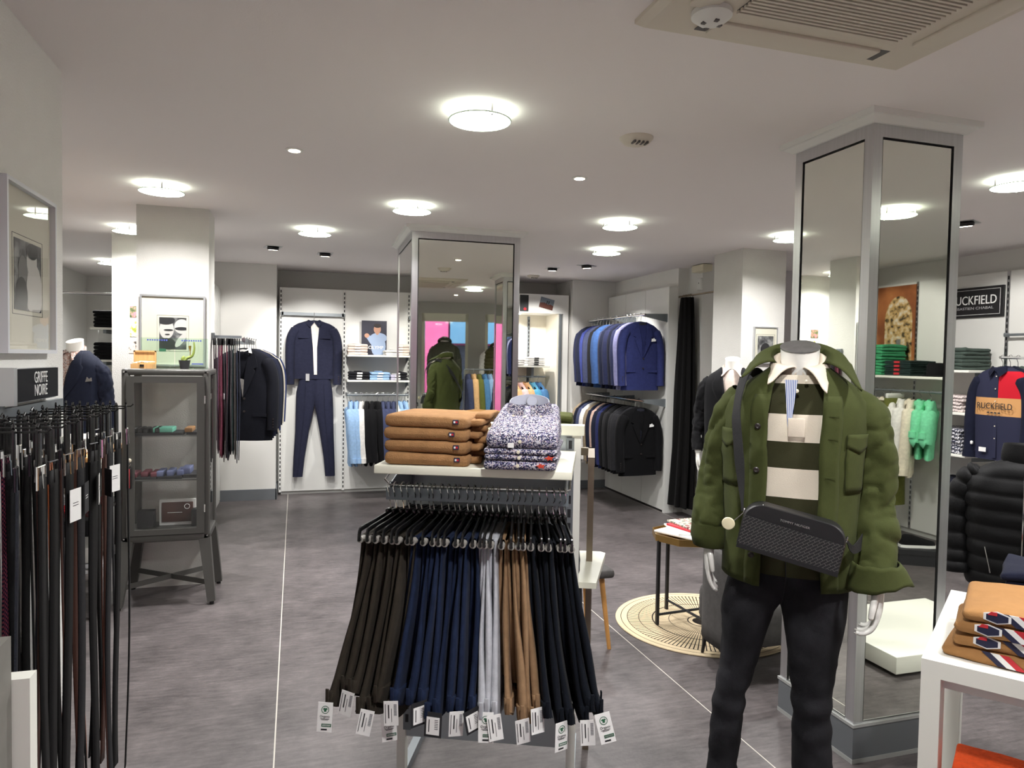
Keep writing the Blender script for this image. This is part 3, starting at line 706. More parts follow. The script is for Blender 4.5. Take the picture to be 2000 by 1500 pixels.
# ---------------------------------------------------------------- mannequins
def add_hand(m,wrist,side,curl=.5,scale=1.0,tilt=0,M0=None):
    """hand hanging down; palm faces inward (towards the body), thumb to the front. side=-1 viewer-left arm, +1 viewer-right"""
    inx=-side
    F=Matrix(((inx,0,0,0),(0,1,0,0),(0,0,1,0),(0,0,0,1)))          # mirrors x
    T=Matrix.Translation(wrist)@Matrix.Rotation(tilt,4,'X')@F@Matrix.Scale(scale,4)
    flip = F.determinant()<0
    sub=MB()
    # palm: loft down -z, wide along y, normal +x (towards body)
    rings=[]
    for z,ry,rx,yo in ((.02,.027,.021,0),(-.01,.028,.02,0),(-.035,.037,.019,-.002),(-.065,.041,.017,-.002),(-.09,.040,.014,0),(-.102,.036,.010,0)):
        rings.append(se(0.0+.1*max(0,-z-.05)*curl,yo,z,rx,ry,14,2.3))
    sub.loft(rings)
    for k,(y,L) in enumerate(((-.030,.078),(-.010,.088),(.010,.082),(.029,.064))):
        p=Vector((.004*curl,y,-.094)); ang=.10+curl*.35; pts=[p+Vector((0,0,.02)),p.copy()]
        for sg,(fr,add) in enumerate(((.46,.55),(.30,.55),(.24,.35))):
            p=p+Vector((math.sin(ang),(y*.10),-math.cos(ang)))*L*fr; pts.append(p.copy()); ang+=curl*add*(1+.1*k)
        sub.tube(catmull(pts,3),[.0098]*4+[.0092]*4+[.0085]*3+[.0078,.006][:2],8) if False else sub.tube(catmull(pts,3),[lerp(.0100,.0072,i/12) for i in range(13)],8)
        e=pts[-1]; sub.lathe([(.0072,0),(.0055,-.004),(.002,-.006)],8,M=Matrix.Translation(e))
    tp=[Vector((.004,-.022,-.01)),Vector((.012,-.040,-.035)),Vector((.018,-.047,-.062)),Vector((.022,-.047,-.088))]
    sub.tube(catmull(tp,3),[lerp(.0135,.0085,i/9) for i in range(10)],9); sub.lathe([(.0085,0),(.0065,-.005),(.002,-.007)],8,M=Matrix.Translation(tp[-1]))
    fs=[tuple(reversed(f)) for f in sub.f] if flip else sub.f
    m.add([T@Vector(p) for p in sub.v],fs)
def neck_and_cap(m,zc,r=.056):
    T=Matrix.Translation((0,-.005,zc))@Matrix.Rotation(R(20),4,'X')
    m.loft([se(0,.01,zc-.20,.10,.07,20,2),se(0,.008,zc-.13,.07,.062,20,2),se(0,.0,zc-.07,.058,.056,20,2),[T@Vector((r*math.cos(2*math.pi*i/20),r*math.sin(2*math.pi*i/20),0)) for i in range(20)]])
    return T
cloth('olive_cotton',(64,70,37),.8,520,.18,.06); cloth('cream_jersey',(226,214,196),.9,500,.2,.04)
mat('jeans_black',(35,35,38),.85,var=(7,.55),bump=(500,.3),spec=.15)
def rugby(nt,co):
    sx=nt.nodes.new('ShaderNodeSeparateXYZ'); nt.links.new(co,sx.inputs[0])
    mr=nt.nodes.new('ShaderNodeMapRange'); mr.inputs[1].default_value=.9; mr.inputs[2].default_value=1.7; nt.links.new(sx.outputs[2],mr.inputs[0])
    z=lambda v:(v-.9)/.8
    d=(52,52,30); c=(226,216,198)
    return ramp(nt,mr.outputs[0],[(0,d),(z(1.175),c),(z(1.267),d),(z(1.352),c),(z(1.438),d),(z(1.535),c)],True)
tex_mat('rugby_stripes',rugby,.9,bump=(500,.2))
def blue_stripe(nt,co):
    w_=nt.nodes.new('ShaderNodeTexWave'); w_.inputs['Scale'].default_value=60; nt.links.new(co,w_.inputs['Vector'])
    return ramp(nt,w_.outputs['Fac'],[(.4,(90,112,168)),(.6,(222,224,230))])
tex_mat('blue_stripe',blue_stripe,.8)
MX,MY=1.596,1.97; MRZ=R(-39)
mq=thing('mannequin','headless white mannequin in olive overshirt, striped rugby shirt and black jeans','mannequin',(MX,MY,0),MRZ)
# white body: legs ends, arms, hands and neck in one mesh
m=MB()
T=neck_and_cap(m,1.655,.061)
m.loft([se(-.01,.01,z,rx,ry,20,2.2) for z,rx,ry in ((.86,.13,.09),(1.0,.14,.09),(1.2,.15,.10),(1.4,.17,.10),(1.5,.14,.08),(1.56,.08,.06))])
for s_,pts in ((-1,[(-.20,.01,1.48),(-.262,.03,1.24),(-.278,-.02,1.02),(-.272,-.035,.985)]),(1,[(.17,.01,1.48),(.232,.03,1.22),(.244,-.05,.98),(.238,-.07,.90)])):
    m.tube(catmull([(a_,b_*.5,c_) for a_,b_,c_ in pts],4),[lerp(.036,.026,i/12) for i in range(13)],12)
add_hand(m,Vector((-.270,-.037,.972)),-1,.35,.84)
add_hand(m,Vector((.246,-.072,.905)),1,.85,.95,R(-4))
for x,y in ((-.220,-.045),(.083,-.065)):     # legs and feet
    m.tube(catmull([(x*.35,0,.90),(x*.8,-.005,.5),(x,y+.05,.2)],4),[.05]*4+[.03]*5,12)
    m.loft([[(x+a*w_,y+yy,z+b*h_) for a,b in ((-1,0),(-.8,.7),(0,1),(.8,.7),(1,0),(.8,-.6),(-.8,-.6))] for yy,w_,h_,z in ((.10,.028,.03,.05),(.05,.034,.045,.07),(-.02,.038,.035,.06),(-.10,.045,.022,.045),(-.15,.035,.012,.035))])
    m.tube([(x,y+.05,.05),(x,y+.05,.2)],.03,12)
obj('body',m,'mannequin_white',mq,smooth=60)
m=MB(); m.lathe([(.06,-.001),(.0625,.0),(.0625,.004),(.059,.006)],28,M=T); obj('neck_cap',m,mat('brushed_cap',(176,178,180),.3,.9,var=(40,.1)),mq)
m=MB(); m.rbox((-.06,.0,.012),(.44,.36,.012),.005,2); obj('base_plate',m,'glass',mq); 
# jeans
m=MB()
def wr(seed,amp=.006,s1=9,s2=4):
    def f(q): 
        d=nz((q.x*s1,q.y*s1,q.z*s2),1,seed)*amp+nz((q.x*22,q.y*22,q.z*14),1,seed+2)*amp*.5+crease(q,seed,(6,6,11),5)*amp*.8
        return Vector((q.x+d*.6,q.y+d,q.z))
    return f
for tab,sd in (([(1.0,-.045,0,.135,.115),(.90,-.075,0,.125,.115),(.84,-.115,0,.105,.112),(.77,-.142,0,.086,.105),(.68,-.152,-.004,.073,.092),(.60,-.163,-.008,.064,.080),(.53,-.178,-.012,.058,.074),(.47,-.190,-.012,.053,.070),(.43,-.194,-.008,.053,.068),(.34,-.202,.0,.052,.066),(.26,-.208,.006,.050,.062),(.16,-.214,.01,.048,.06),(.085,-.22,.01,.05,.064)],3),
               ([(1.0,.02,0,.14,.115),(.90,.045,0,.125,.115),(.84,.062,0,.108,.112),(.77,.068,-.004,.098,.106),(.68,.068,-.008,.083,.096),(.60,.067,-.014,.073,.084),(.53,.068,-.018,.066,.078),(.47,.068,-.016,.062,.074),(.43,.069,-.012,.063,.072),(.34,.072,-.006,.064,.07),(.26,.075,.0,.064,.068),(.16,.08,-.006,.06,.064),(.085,.083,-.02,.062,.07)],5)):
    tb=[(z,(cx,cy,rx,ry)) for z,cx,cy,rx,ry in tab]; rings=[]
    for k in range(60):
        z=lerp(1.0,.085,k/59); cx,cy,rx,ry=interp(tb,z)
        fold=.004*math.sin(z*70+sd)*math.exp(-((z-.46)/.10)**2)+.004*math.sin(z*80)*math.exp(-((z-.12)/.08)**2)
        rings.append(se(cx,cy,z,rx+fold,ry+fold,30,2.15,fn=wr(sd,.007)))
    m.loft(rings)
obj('jeans',m,'jeans_black',mq,smooth=70)
m=MB(); m.tube(catmull([(-.025,-.122,.99),(-.022,-.124,.92),(-.028,-.121,.86),(-.034,-.11,.825)],4),[(.002,.004)]*13,5); m.tube(catmull([(.012,-.12,.99),(.012,-.122,.90),(.004,-.121,.86),(-.03,-.113,.84)],4),[(.001,.002)]*13,5); obj('fly_seam',m,'jeans_black',mq)
# rugby shirt
m=MB(); rings=[]
for k in range(26):
    z=lerp(.92,1.565,k/25); rx,ry=interp([(.92,(.165,.125)),(1.1,(.172,.128)),(1.3,(.185,.13)),(1.42,(.19,.122)),(1.49,(.165,.10)),(1.535,(.115,.082)),(1.565,(.078,.07))],z)
    rings.append(se(-.01,0,z,rx,ry,36,2.2,fn=wr(11,.005,7,5)))
m.loft(rings,False,False); obj('rugby_shirt',m,'rugby_stripes',mq,smooth=70)
def front_y(x,z,rx=.185,ry=.13): return -ry*max(0,1-abs((x+.01)/rx)**2.2)**(1/2.2)
m=MB(); m.grid(lambda u,v:Vector((lerp(lerp(-.030,-.042,v),lerp(-.020,-.004,v),u),lerp(-.139,-.118,v),lerp(1.40,1.55,v))),4,8); obj('striped_placket',m,'blue_stripe',mq)
m=MB(); m.rbox((-.004,-.139,1.40),(.05,.006,.06),.003,2); obj('placket_end',m,'cream_jersey',mq)
for z,x in ((1.515,-.006),(1.545,-.013),(1.545,.022)):
    m=MB(); m.lathe([(.0065,0),(.0065,.003),(.003,.004)],10,M=Matrix.Translation((x,-.115+(z-1.515)*.6,z))@Matrix.Rotation(R(80),4,'X')); obj('button',m,'button_pearl',mq)
def collar_grid(name,m_,rin,rin_y,ztop_f,ztop_b,tips,side_r,side_z,back_r,back_z,a0,a1,parent,cy=.0,th=.004,bulge=.012):
    """fold-over collar: inner top edge round the neck, outer leaf edge through tip/side/back key points"""
    key=[(a0,Vector(tips[1])),(0,Vector((side_r,cy,side_z))),(90,Vector((0,cy+back_r,back_z))),(180,Vector((-side_r,cy,side_z))),(a1,Vector(tips[0]))]
    def outer(a):
        for (p,v),(q,w_) in zip(key,key[1:]):
            if a<=q:
                t=(a-p)/(q-p); t=t*t*(3-2*t); return v.lerp(w_,t)
        return key[-1][1]
    def fn(u,v):
        a=lerp(a0,a1,u); ra=R(a); b=(math.sin(ra)+1)/2; b=b*b*(3-2*b)
        zt=lerp(ztop_f,ztop_b,b); pin=Vector((rin*math.cos(ra),cy+rin_y*math.sin(ra),zt)); po=outer(a)
        if v<.25:       # inner stand, below the fold
            return pin+Vector((-math.cos(ra)*.004,-math.sin(ra)*.004,-.05*(1-v/.25)))
        t=(v-.25)/.75; p=pin.lerp(po,t)
        p.z+=bulge*math.sin(math.pi*min(1,t*1.3)) if t<.77 else 0
        d=Vector((math.cos(ra),math.sin(ra),0)); return p+d*bulge*.8*math.sin(math.pi*t)
    m=MB(); m.grid(fn,44,14)
    o=obj(name,m,m_,parent,smooth=70); md=o.modifiers.new('thick','SOLIDIFY'); md.thickness=th; md.offset=0; return o
collar_grid('shirt_collar','cream_jersey',.066,.062,1.592,1.645,[(-.092,-.150,1.535),(.080,-.155,1.512)],.092,1.585,.085,1.60,-82,262,mq,.005,.004,.012)
# overshirt
m=MB(); OT=[(.90,(.205,.142,-.02)),(1.0,(.205,.145,-.02)),(1.15,(.207,.148,-.02)),(1.3,(.215,.15,-.018)),(1.42,(.222,.145,-.014)),(1.48,(.215,.13,-.01)),(1.525,(.175,.108,-.006)),(1.56,(.125,.09,0)),(1.585,(.092,.08,0))]
OPEN=[(.90,(-.098,.080)),(1.1,(-.092,.066)),(1.3,(-.088,.062)),(1.45,(-.088,.070)),(1.53,(-.078,.074)),(1.585,(-.055,.055))]
def osurf(z,t,off=0):
    """point on the overshirt; t in 0..1 from the viewer-right front edge round the back to the viewer-left edge"""
    rx,ry,cx=interp(OT,z); xl,xr=interp(OPEN,z); p=2.3
    cr=max(-1,min(1,(xr-cx)/rx)); cl=max(-1,min(1,(cx-xl)/rx))
    a0=-math.acos(max(0,cr)**(p/2)); a1=math.pi+math.acos(max(0,cl)**(p/2))
    a=lerp(a0,a1,t); c,s_=math.cos(a),math.sin(a)
    x=cx+(rx+off)*math.copysign(abs(c)**(2/p),c); y=(ry+off)*math.copysign(abs(s_)**(2/p),s_)
    q=Vector((x,y,z)); d=nz((x*6,y*6,z*3),1,21)*.010+nz((x*15,y*15,z*6),1,22)*.006-crease((x,y,z),23,(6,6,5),5)*.007*(z<1.5)+.002
    f=min(1,(1.585-z)*8); q.x+=d*.5*f; q.y+=d*f
    q.z+= -.012*math.cos(a+1.2)*(z<.95)*(0.95-z)/.05
    return q
m.grid(lambda u,v:osurf(lerp(.895,1.585,v),u),64,34); o=obj('overshirt_body',m,'olive_cotton',mq,smooth=70)
md=o.modifiers.new('thick','SOLIDIFY'); md.thickness=.005; md.offset=1
m=MB(); m.grid(lambda u,v:osurf(lerp(.897,1.50,v),lerp(.0,.055,u),.004),4,30); o=obj('placket',m,'olive_cotton',mq,smooth=70); md=o.modifiers.new('thick','SOLIDIFY'); md.thickness=.004; md.offset=1
m=MB(); m.grid(lambda u,v:osurf(lerp(.897,1.50,v),lerp(.952,1.0,u),.003),4,30); o=obj('placket',m,'olive_cotton',mq,smooth=70); md=o.modifiers.new('thick','SOLIDIFY'); md.thickness=.004; md.offset=1
for s_,(ta,tb) in ((1,(.075,.165)),(-1,(.805,.92))):     # chest pockets with pointed flaps
    m=MB(); m.grid(lambda u,v:osurf(lerp(1.20,1.37,v),lerp(ta,tb,u),.006),8,8); pk=obj('chest_pocket',m,'olive_cotton',mq,smooth=70); md=pk.modifiers.new('thick','SOLIDIFY'); md.thickness=.003; md.offset=1
    m=MB(); m.grid(lambda u,v:osurf(lerp(1.385,1.345-.022*(1-abs(2*u-1)),v),lerp(ta-.004,tb+.004,u),.011),10,4); fl_=obj('pocket_flap',m,'olive_cotton',pk,smooth=70); md=fl_.modifiers.new('thick','SOLIDIFY'); md.thickness=.004; md.offset=1
for z in (1.40,1.26,.985):
    q=osurf(z,.975,.010); m=MB(); m.lathe([(.0095,0),(.0095,.003),(.006,.005),(.004,.004)],14,M=Matrix.Translation(q)@Matrix.Rotation(R(90),4,'X')); obj('button',m,'button_dark',mq)
for k in range(3):
    z=(1.44,1.37,1.25)[k]; q=osurf(z,.028,.010); m=MB(); m.box(q.x-.014,q.x+.014,q.y-.002,q.y,z-.0015,z+.0015); obj('buttonhole',m,'olive_cotton',mq,smooth=0)
def sleeve(pts,rad,seed,n=40):
    P=catmull(pts,20); K=len(P); rings=[]; m=MB()
    r_=[]
    for i,p in enumerate(P):
        t=i/(K-1); a,b=interp([(k/(len(rad)-1),v) for k,v in enumerate(rad)],t)
        fold=.003*math.sin(t*31+seed)*math.exp(-((t-.55)/.22)**2)
        r_.append((a+fold,b+fold))
    m.tube(P,r_,40,cap=False)
    for vi,v in enumerate(m.v):
        c_=P[vi//40]; d_=(Vector(v)-c_); t=(vi//40)/(K-1); k_=crease(v,seed)*.0105*min(1,t*5)*(.55+.6*math.exp(-((t-.55)/.25)**2))+crease(v,seed+9,(14,14,18),9)*.004
        m.v[vi]=tuple(Vector(v)-d_.normalized()*k_)
    m.v=[tuple(Vector(v)+Vector((nz((v[0]*9,v[1]*9,v[2]*7),1,seed)*.012+abs(nz((v[0]*16,v[1]*16,v[2]*11+v[0]*14),1,seed+1))*.012-.005,nz((v[0]*9,v[1]*9,v[2]*7),1,seed+4)*.012-abs(nz((v[0]*16,v[1]*16,v[2]*11-v[0]*14),1,seed+2))*.012,nz((v[0]*8,v[1]*8,v[2]*8),1,seed+8)*.006))) for v in m.v]
    return m
m=sleeve([(-.165,.0,1.50),(-.205,.008,1.43),(-.243,.018,1.30),(-.263,.02,1.18),(-.274,-.012,1.06),(-.272,-.022,1.01)],[(.05,.05),(.066,.07),(.057,.064),(.054,.060),(.052,.058),(.050,.054)],2)
sl=obj('sleeve',m,'olive_cotton',mq,smooth=70)
m=MB(); m.loft([se(-.272+dx,-.024,z,rx,ry,26,2.1,fn=wr(31,.006)) for z,rx,ry,dx in ((1.045,.055,.058,0),(1.05,.062,.064,0),(1.01,.064,.066,.0),(.975,.060,.062,.006),(.972,.054,.056,.006),(1.0,.052,.055,0))],False,False); obj('turned_cuff',m,'olive_cotton',sl,smooth=70)
m=sleeve([(.145,.0,1.50),(.20,.006,1.43),(.232,.016,1.28),(.238,.014,1.14),(.236,-.03,1.0),(.236,-.06,.945)],[(.05,.05),(.070,.075),(.066,.072),(.064,.07),(.062,.068),(.056,.06)],5)
sl=obj('sleeve',m,'olive_cotton',mq,smooth=70)
m=MB()
def cuf(u,v):
    a=2*math.pi*u; rx=lerp(.066,.082,v)+.025*max(0,math.cos(a))**6*v; z=lerp(.985,.905,v)+.02*math.cos(a)*v-.0*v
    return Vector((.238+rx*math.cos(a),-.055+lerp(.068,.075,v)*math.sin(a),z+nz((math.cos(a)*2,math.sin(a)*2,v),1,6)*.012))
m.grid(cuf,40,6); o=obj('turned_cuff',m,'olive_cotton',sl,smooth=70); md=o.modifiers.new('thick','SOLIDIFY'); md.thickness=.005
collar_grid('overshirt_collar','olive_cotton',.088,.080,1.600,1.672,[(-.172,-.135,1.555),(.178,-.140,1.522)],.155,1.60,.118,1.615,-34,214,mq,.008,.006,.012)
# cross-body bag
bgm=(-.008,-.205,1.075)
bag=thing('crossbody_bag','black patterned crossbody bag with silver lettering worn by the olive-jacketed mannequin','bag')
bag.matrix_world=Matrix.Translation((MX,MY,0))@Matrix.Rotation(MRZ,4,'Z')@Matrix.Translation(bgm)@Matrix.Rotation(R(11.5),4,'Y')
def weave(nt,co):
    mp=nt.nodes.new('ShaderNodeMapping'); mp.inputs['Rotation'].default_value=(R(90),0,0); nt.links.new(co,mp.inputs[0])
    mp2=nt.nodes.new('ShaderNodeMapping'); mp2.inputs['Rotation'].default_value=(0,0,R(45)); nt.links.new(mp.outputs[0],mp2.inputs[0])
    b=nt.nodes.new('ShaderNodeTexBrick'); b.inputs['Scale'].default_value=52; b.inputs['Mortar Size'].default_value=.035; b.inputs['Brick Width'].default_value=1.1; b.inputs['Row Height'].default_value=.42
    b.inputs['Color1'].default_value=lin((27,27,29)); b.inputs['Color2'].default_value=lin((32,32,34)); b.inputs['Mortar'].default_value=lin((92,90,88))
    nt.links.new(mp2.outputs[0],b.inputs['Vector']); return b.outputs[0]
tex_mat('bag_weave',weave,.5,.4)
mat('bag_leather',(24,24,26),.42,bump=(900,.15))
def bshape(w,h,d,r,y0=0,z0=0):
    m=MB(); n=8; prof=[]
    for (cx,cz,a0) in ((w/2-r,h/2-r,0),(-w/2+r,h/2-r,90),(-w/2+.012,-h/2+.012,180),(w/2-.012,-h/2+.012,270)):
        rr=r if cz>0 else .012
        for k in range(n+1):
            a=R(a0+90*k/n); prof.append((cx+rr*math.cos(a),cz+rr*math.sin(a)))
    rings=[[(x*s,y,z*s) for x,z in prof] for y,s in ((-d/2,.965),(-d/2+.004,.99),(-d/2+.009,1),(d/2-.009,1),(d/2,.97))]
    m.loft([[(a+0,b+y0,c+z0) for a,b,c in r_] for r_ in rings]); return m
obj('bag_body',bshape(.298,.148,.075,.055),'bag_leather',bag,smooth=30)
m=MB(); m.poly([(-.145,-.0405,-.060),(.145,-.0405,-.060),(.145,-.0405,.022),(-.145,-.0405,.030)],.003,nrm=(0,-1,0)); obj('patterned_panel',m,'bag_weave',bag,smooth=0)
m=MB(); m.box(-.147,.147,-.044,-.038,-.074,-.060); obj('bottom_band',m,'bag_leather',bag,smooth=0)
m=MB(); m.tube([(-.13,-.03,.058),(-.1,-.03,.071),(.1,-.03,.071),(.13,-.03,.058)],.0025,6); obj('zip',m,'chrome',bag)
text('lettering','TOMMY HILFIGER',.0095,'chrome',bag,(.0,-.0395,.044),(R(90),0,0),sx=1.15,extrude=.0006)
for s_ in (-1,1):
    m=MB(); c_=Vector((s_*.150,-.0,.035)); m.tube([c_+Vector((0,.009*math.cos(a),.009*math.sin(a))) for a in [2*math.pi*k/10 for k in range(10)]],.0022,6,closed=True); obj('ring',m,'chrome',bag)
m=MB(); m.lathe([(.019,0),(.02,.003),(.018,.006),(.006,.007)],20,M=Matrix.Translation((-.185,-.035,-.012))@Matrix.Rotation(R(90),4,'X')); obj('round_security_tag',m,mat('tag_cream',(224,214,180),.4),bag)
m=MB(); m.cyl((-.175,-.034,-.006),(-.15,-.02,.03),.0015,n=6); obj('tag_cord',m,'chrome',bag)
inv=bag.matrix_world.inverted(); MQ=Matrix.Translation((MX,MY,0))@Matrix.Rotation(MRZ,4,'Z')
P=catmull([(-.150,-.195,1.135),(-.158,-.172,1.22),(-.172,-.162,1.35),(-.180,-.142,1.45),(-.165,-.07,1.548),(-.135,.03,1.565),(-.07,.135,1.46),(.03,.165,1.32),(.13,.16,1.18),(.19,.10,1.08),(.20,-.02,1.05),(.165,-.15,1.04),(.142,-.195,1.075)],6)
m=MB(); rings=[]
for i,p in enumerate(P):
    t=(P[min(i+1,len(P)-1)]-P[max(i-1,0)]).normalized(); nrm=Vector((p.x+.01,p.y,max(0,(p.z-1.47))*2.5)).normalized(); sd=t.cross(nrm).normalized()
    wd=.0205 if 8<i<60 else .0205*max(.2,min(i,len(P)-1-i)/9)
    rings.append([inv@(MQ@(p+sd*a*wd+nrm*b)) for a,b in ((-1,.004),(1,.004),(1,.007),(-1,.007))])
m.loft(rings); obj('strap',m,'bag_strap' if 'bag_strap' in MATS else mat('bag_strap',(20,20,22),.8,bump=(700,.4)),bag,smooth=60)
mat('oak',(196,142,78),.45,var=(8,.18),stretch=(1,8,1)); mat('black_metal',(34,34,36),.4,.3)
# ---------------------------------------------------------------- generic dressed mannequin
def dressed(name,label,loc,rz,jm,sm,tm,jlen=.74,lapel=True,sleeve_m=None,vest=False,hz=1.62,square=None,puff=0):
    t=thing(name,label,'mannequin',loc,rz)
    m=MB(); T=neck_and_cap(m,hz,.058)
    d=hz-1.655
    m.loft([se(0,.0,z,rx,ry,18,2.2) for z,rx,ry in ((.80,.13,.09),(.95,.14,.09),(1.15+d,.14,.095),(1.4+d,.165,.095),(1.5+d,.13,.075),(1.56+d,.075,.058))])
    for s_ in (-1,1):
        m.tube(catmull([(s_*.19,.01,1.46+d),(s_*.245,.03,1.2+d),(s_*.25,-.03,.95+d),(s_*.248,-.05,.88+d)],4),[lerp(.04,.026,i/12) for i in range(13)],10)
        add_hand(m,Vector((s_*.248,-.05,.865+d)),s_,.45,.95)
        m.tube(catmull([(s_*.08,0,.84),(s_*.10,-.01,.48),(s_*.11,.01,.12),(s_*.11,.0,.05)],4),[lerp(.075,.04,i/12) for i in range(13)],10)
        m.loft([[(s_*.11+a*w_,yy,z+b*h_) for a,b in ((-1,0),(-.8,.7),(0,1),(.8,.7),(1,0),(.8,-.6),(-.8,-.6))] for yy,w_,h_,z in ((.07,.028,.03,.05),(.0,.036,.035,.06),(-.10,.042,.022,.045),(-.15,.032,.012,.035))])
    obj('body',m,'mannequin_white',t,smooth=60)
    m=MB()
    for s_ in (-1,1):
        m.loft([se(s_*cx,0,z,rx,ry,22,2.2,fn=wr(s_+4,.006)) for z,cx,rx,ry in ((1.0,.03,.14,.11),(.88,.06,.12,.11),(.78,.09,.095,.10),(.5,.10,.07,.08),(.3,.108,.062,.072),(.10,.112,.062,.075))])
    obj('trousers',m,tm,t,smooth=70)
    # shirt
    m=MB(); m.loft([se(0,0,z+d,rx,ry,28,2.2) for z,rx,ry in ((1.0,.16,.118),(1.3,.18,.122),(1.42,.185,.115),(1.49,.16,.095),(1.535,.11,.08),(1.565,.072,.066))],False,False); obj('shirt',m,sm,t,smooth=70)
    collar_grid('shirt_collar',sm,.064,.06,1.575+d,1.62+d,[(-.075,-.125,1.51+d),(.075,-.125,1.51+d)],.085,1.57+d,.08,1.585+d,-84,264,t,.005,.004,.006)
    # jacket: open arc with a V, deeper at the neck
    zb=1.58+d; ze=zb-jlen
    tab=[(ze,(.212,.145)),(lerp(ze,zb,.3),(.198,.14)),(1.2+d,(.205,.142)),(1.40+d,(.22,.138)),(1.475+d,(.208,.12)),(1.52+d,(.17,.10)),(1.555+d,(.115,.085)),(zb,(.085,.075))]
    vz=1.22+d if lapel else 1.46+d
    def js(z,u,off=0):
        rx,ry=interp(tab,z); o_=.012+.062*max(0,(z-vz)/(zb-vz))**.8; p=2.3
        a0=-math.acos((o_/rx)**(p/2)); a1=math.pi-a0; a=lerp(a0,a1,u); c,s_=math.cos(a),math.sin(a)
        x=(rx+off)*math.copysign(abs(c)**(2/p),c); y=(ry+off)*math.copysign(abs(s_)**(2/p),s_)
        if puff: 
            q=puff*abs(math.sin(z*math.pi/.062))**.6; x+=q*c; y+=q*s_
        d_=nz((x*7,y*7,z*3),1,41)*.008; return Vector((x+d_*.5,y+d_,z))
    m=MB(); m.grid(lambda u,v:js(lerp(ze,zb,v),u),52,26 if not puff else 70); o=obj('jacket_body',m,jm,t,smooth=70); md=o.modifiers.new('thick','SOLIDIFY'); md.thickness=.006; md.offset=1
    if lapel:
        for s_ in (0,1):
            def lp(u,v,s_=s_):
                z=lerp(vz-.01,zb-.005,v); wd=.075*math.sin(min(1,v*1.35)*1.57)*(1 if v<.72 else .80)
                p=js(z,(u*wd/.9) if s_==0 else 1-(u*wd/.9),.010); return p
            m=MB(); m.grid(lp,5,16); o=obj('lapel',m,jm,t,smooth=70); md=o.modifiers.new('thick','SOLIDIFY'); md.thickness=.004; md.offset=1
        for z in (vz-.03,vz-.13):
            q=js(z,.0,.010); m=MB(); m.lathe([(.010,0),(.010,.004),(.005,.005)],12,M=Matrix.Translation((0,q.y,z))@Matrix.Rotation(R(90),4,'X')); obj('button',m,'button_dark',t)
        if square:
            q=js(1.37+d,.13,.014); m=MB(); m.poly([(q.x-.025,q.y-.004,q.z-.012),(q.x+.025,q.y,q.z-.006),(q.x+.02,q.y,q.z+.02),(q.x+.004,q.y-.003,q.z+.01),(q.x-.012,q.y-.003,q.z+.024)],.003,nrm=(0,-1,0)); obj('pocket_square',m,square,t,smooth=0)
    else:
        collar_grid('jacket_collar',jm,.085,.078,1.59+d,1.655+d,[(-.12,-.12,1.55+d),(.12,-.12,1.55+d)],.12,1.60+d,.10,1.62+d,-50,230,t,.006,.006,.008)
    for s_ in (-1,1):
        r0=.066+ .012*bool(puff and not vest)
        m=sleeve([(s_*.155,0,1.48+d),(s_*.205,.008,1.41+d),(s_*.24,.02,1.25+d),(s_*.25,.012,1.1+d),(s_*.25,-.03,.93+d),(s_*.25,-.04,.895+d)],[(.05,.05),(r0,r0),(.058,.06),(.055,.057),(.048,.05),(.046,.048)],s_+3)
        obj('sleeve',m,sleeve_m or jm,t,smooth=70)
    return t
# ---------------------------------------------------------------- pictures
def photo_mat(name,stops,scale=9,seed=0):
    def f(nt,co):
        mp=nt.nodes.new('ShaderNodeMapping'); mp.inputs['Location'].default_value=(seed*3.1,seed*1.7,seed*2.3); nt.links.new(co,mp.inputs[0])
        n=nt.nodes.new('ShaderNodeTexNoise'); n.inputs['Scale'].default_value=scale; n.inputs['Detail'].default_value=5; nt.links.new(mp.outputs[0],n.inputs['Vector'])
        return ramp(nt,n.outputs['Fac'],stops)
    return tex_mat(name,f,.5)
photo_mat('photo_grey',[(.35,(30,30,32)),(.5,(78,78,80)),(.65,(150,150,148))],14)
mat('photo_dark',(34,34,37),.5); mat('photo_mid',(118,116,114),.5); mat('photo_light',(196,193,188),.5)
mat('mount',(206,202,186),.7); mat('frame_silver',(198,200,202),.3,.7); mat('frame_white',(224,227,232),.4)
def oval(cx,cz,rx,rz_,n=20,rot=0):
    out=[]
    for k in range(n):
        a=2*math.pi*k/n; x,z=rx*math.cos(a),rz_*math.sin(a); out.append((cx+x*math.cos(rot)-z*math.sin(rot),cz+x*math.sin(rot)+z*math.cos(rot)))
    return out
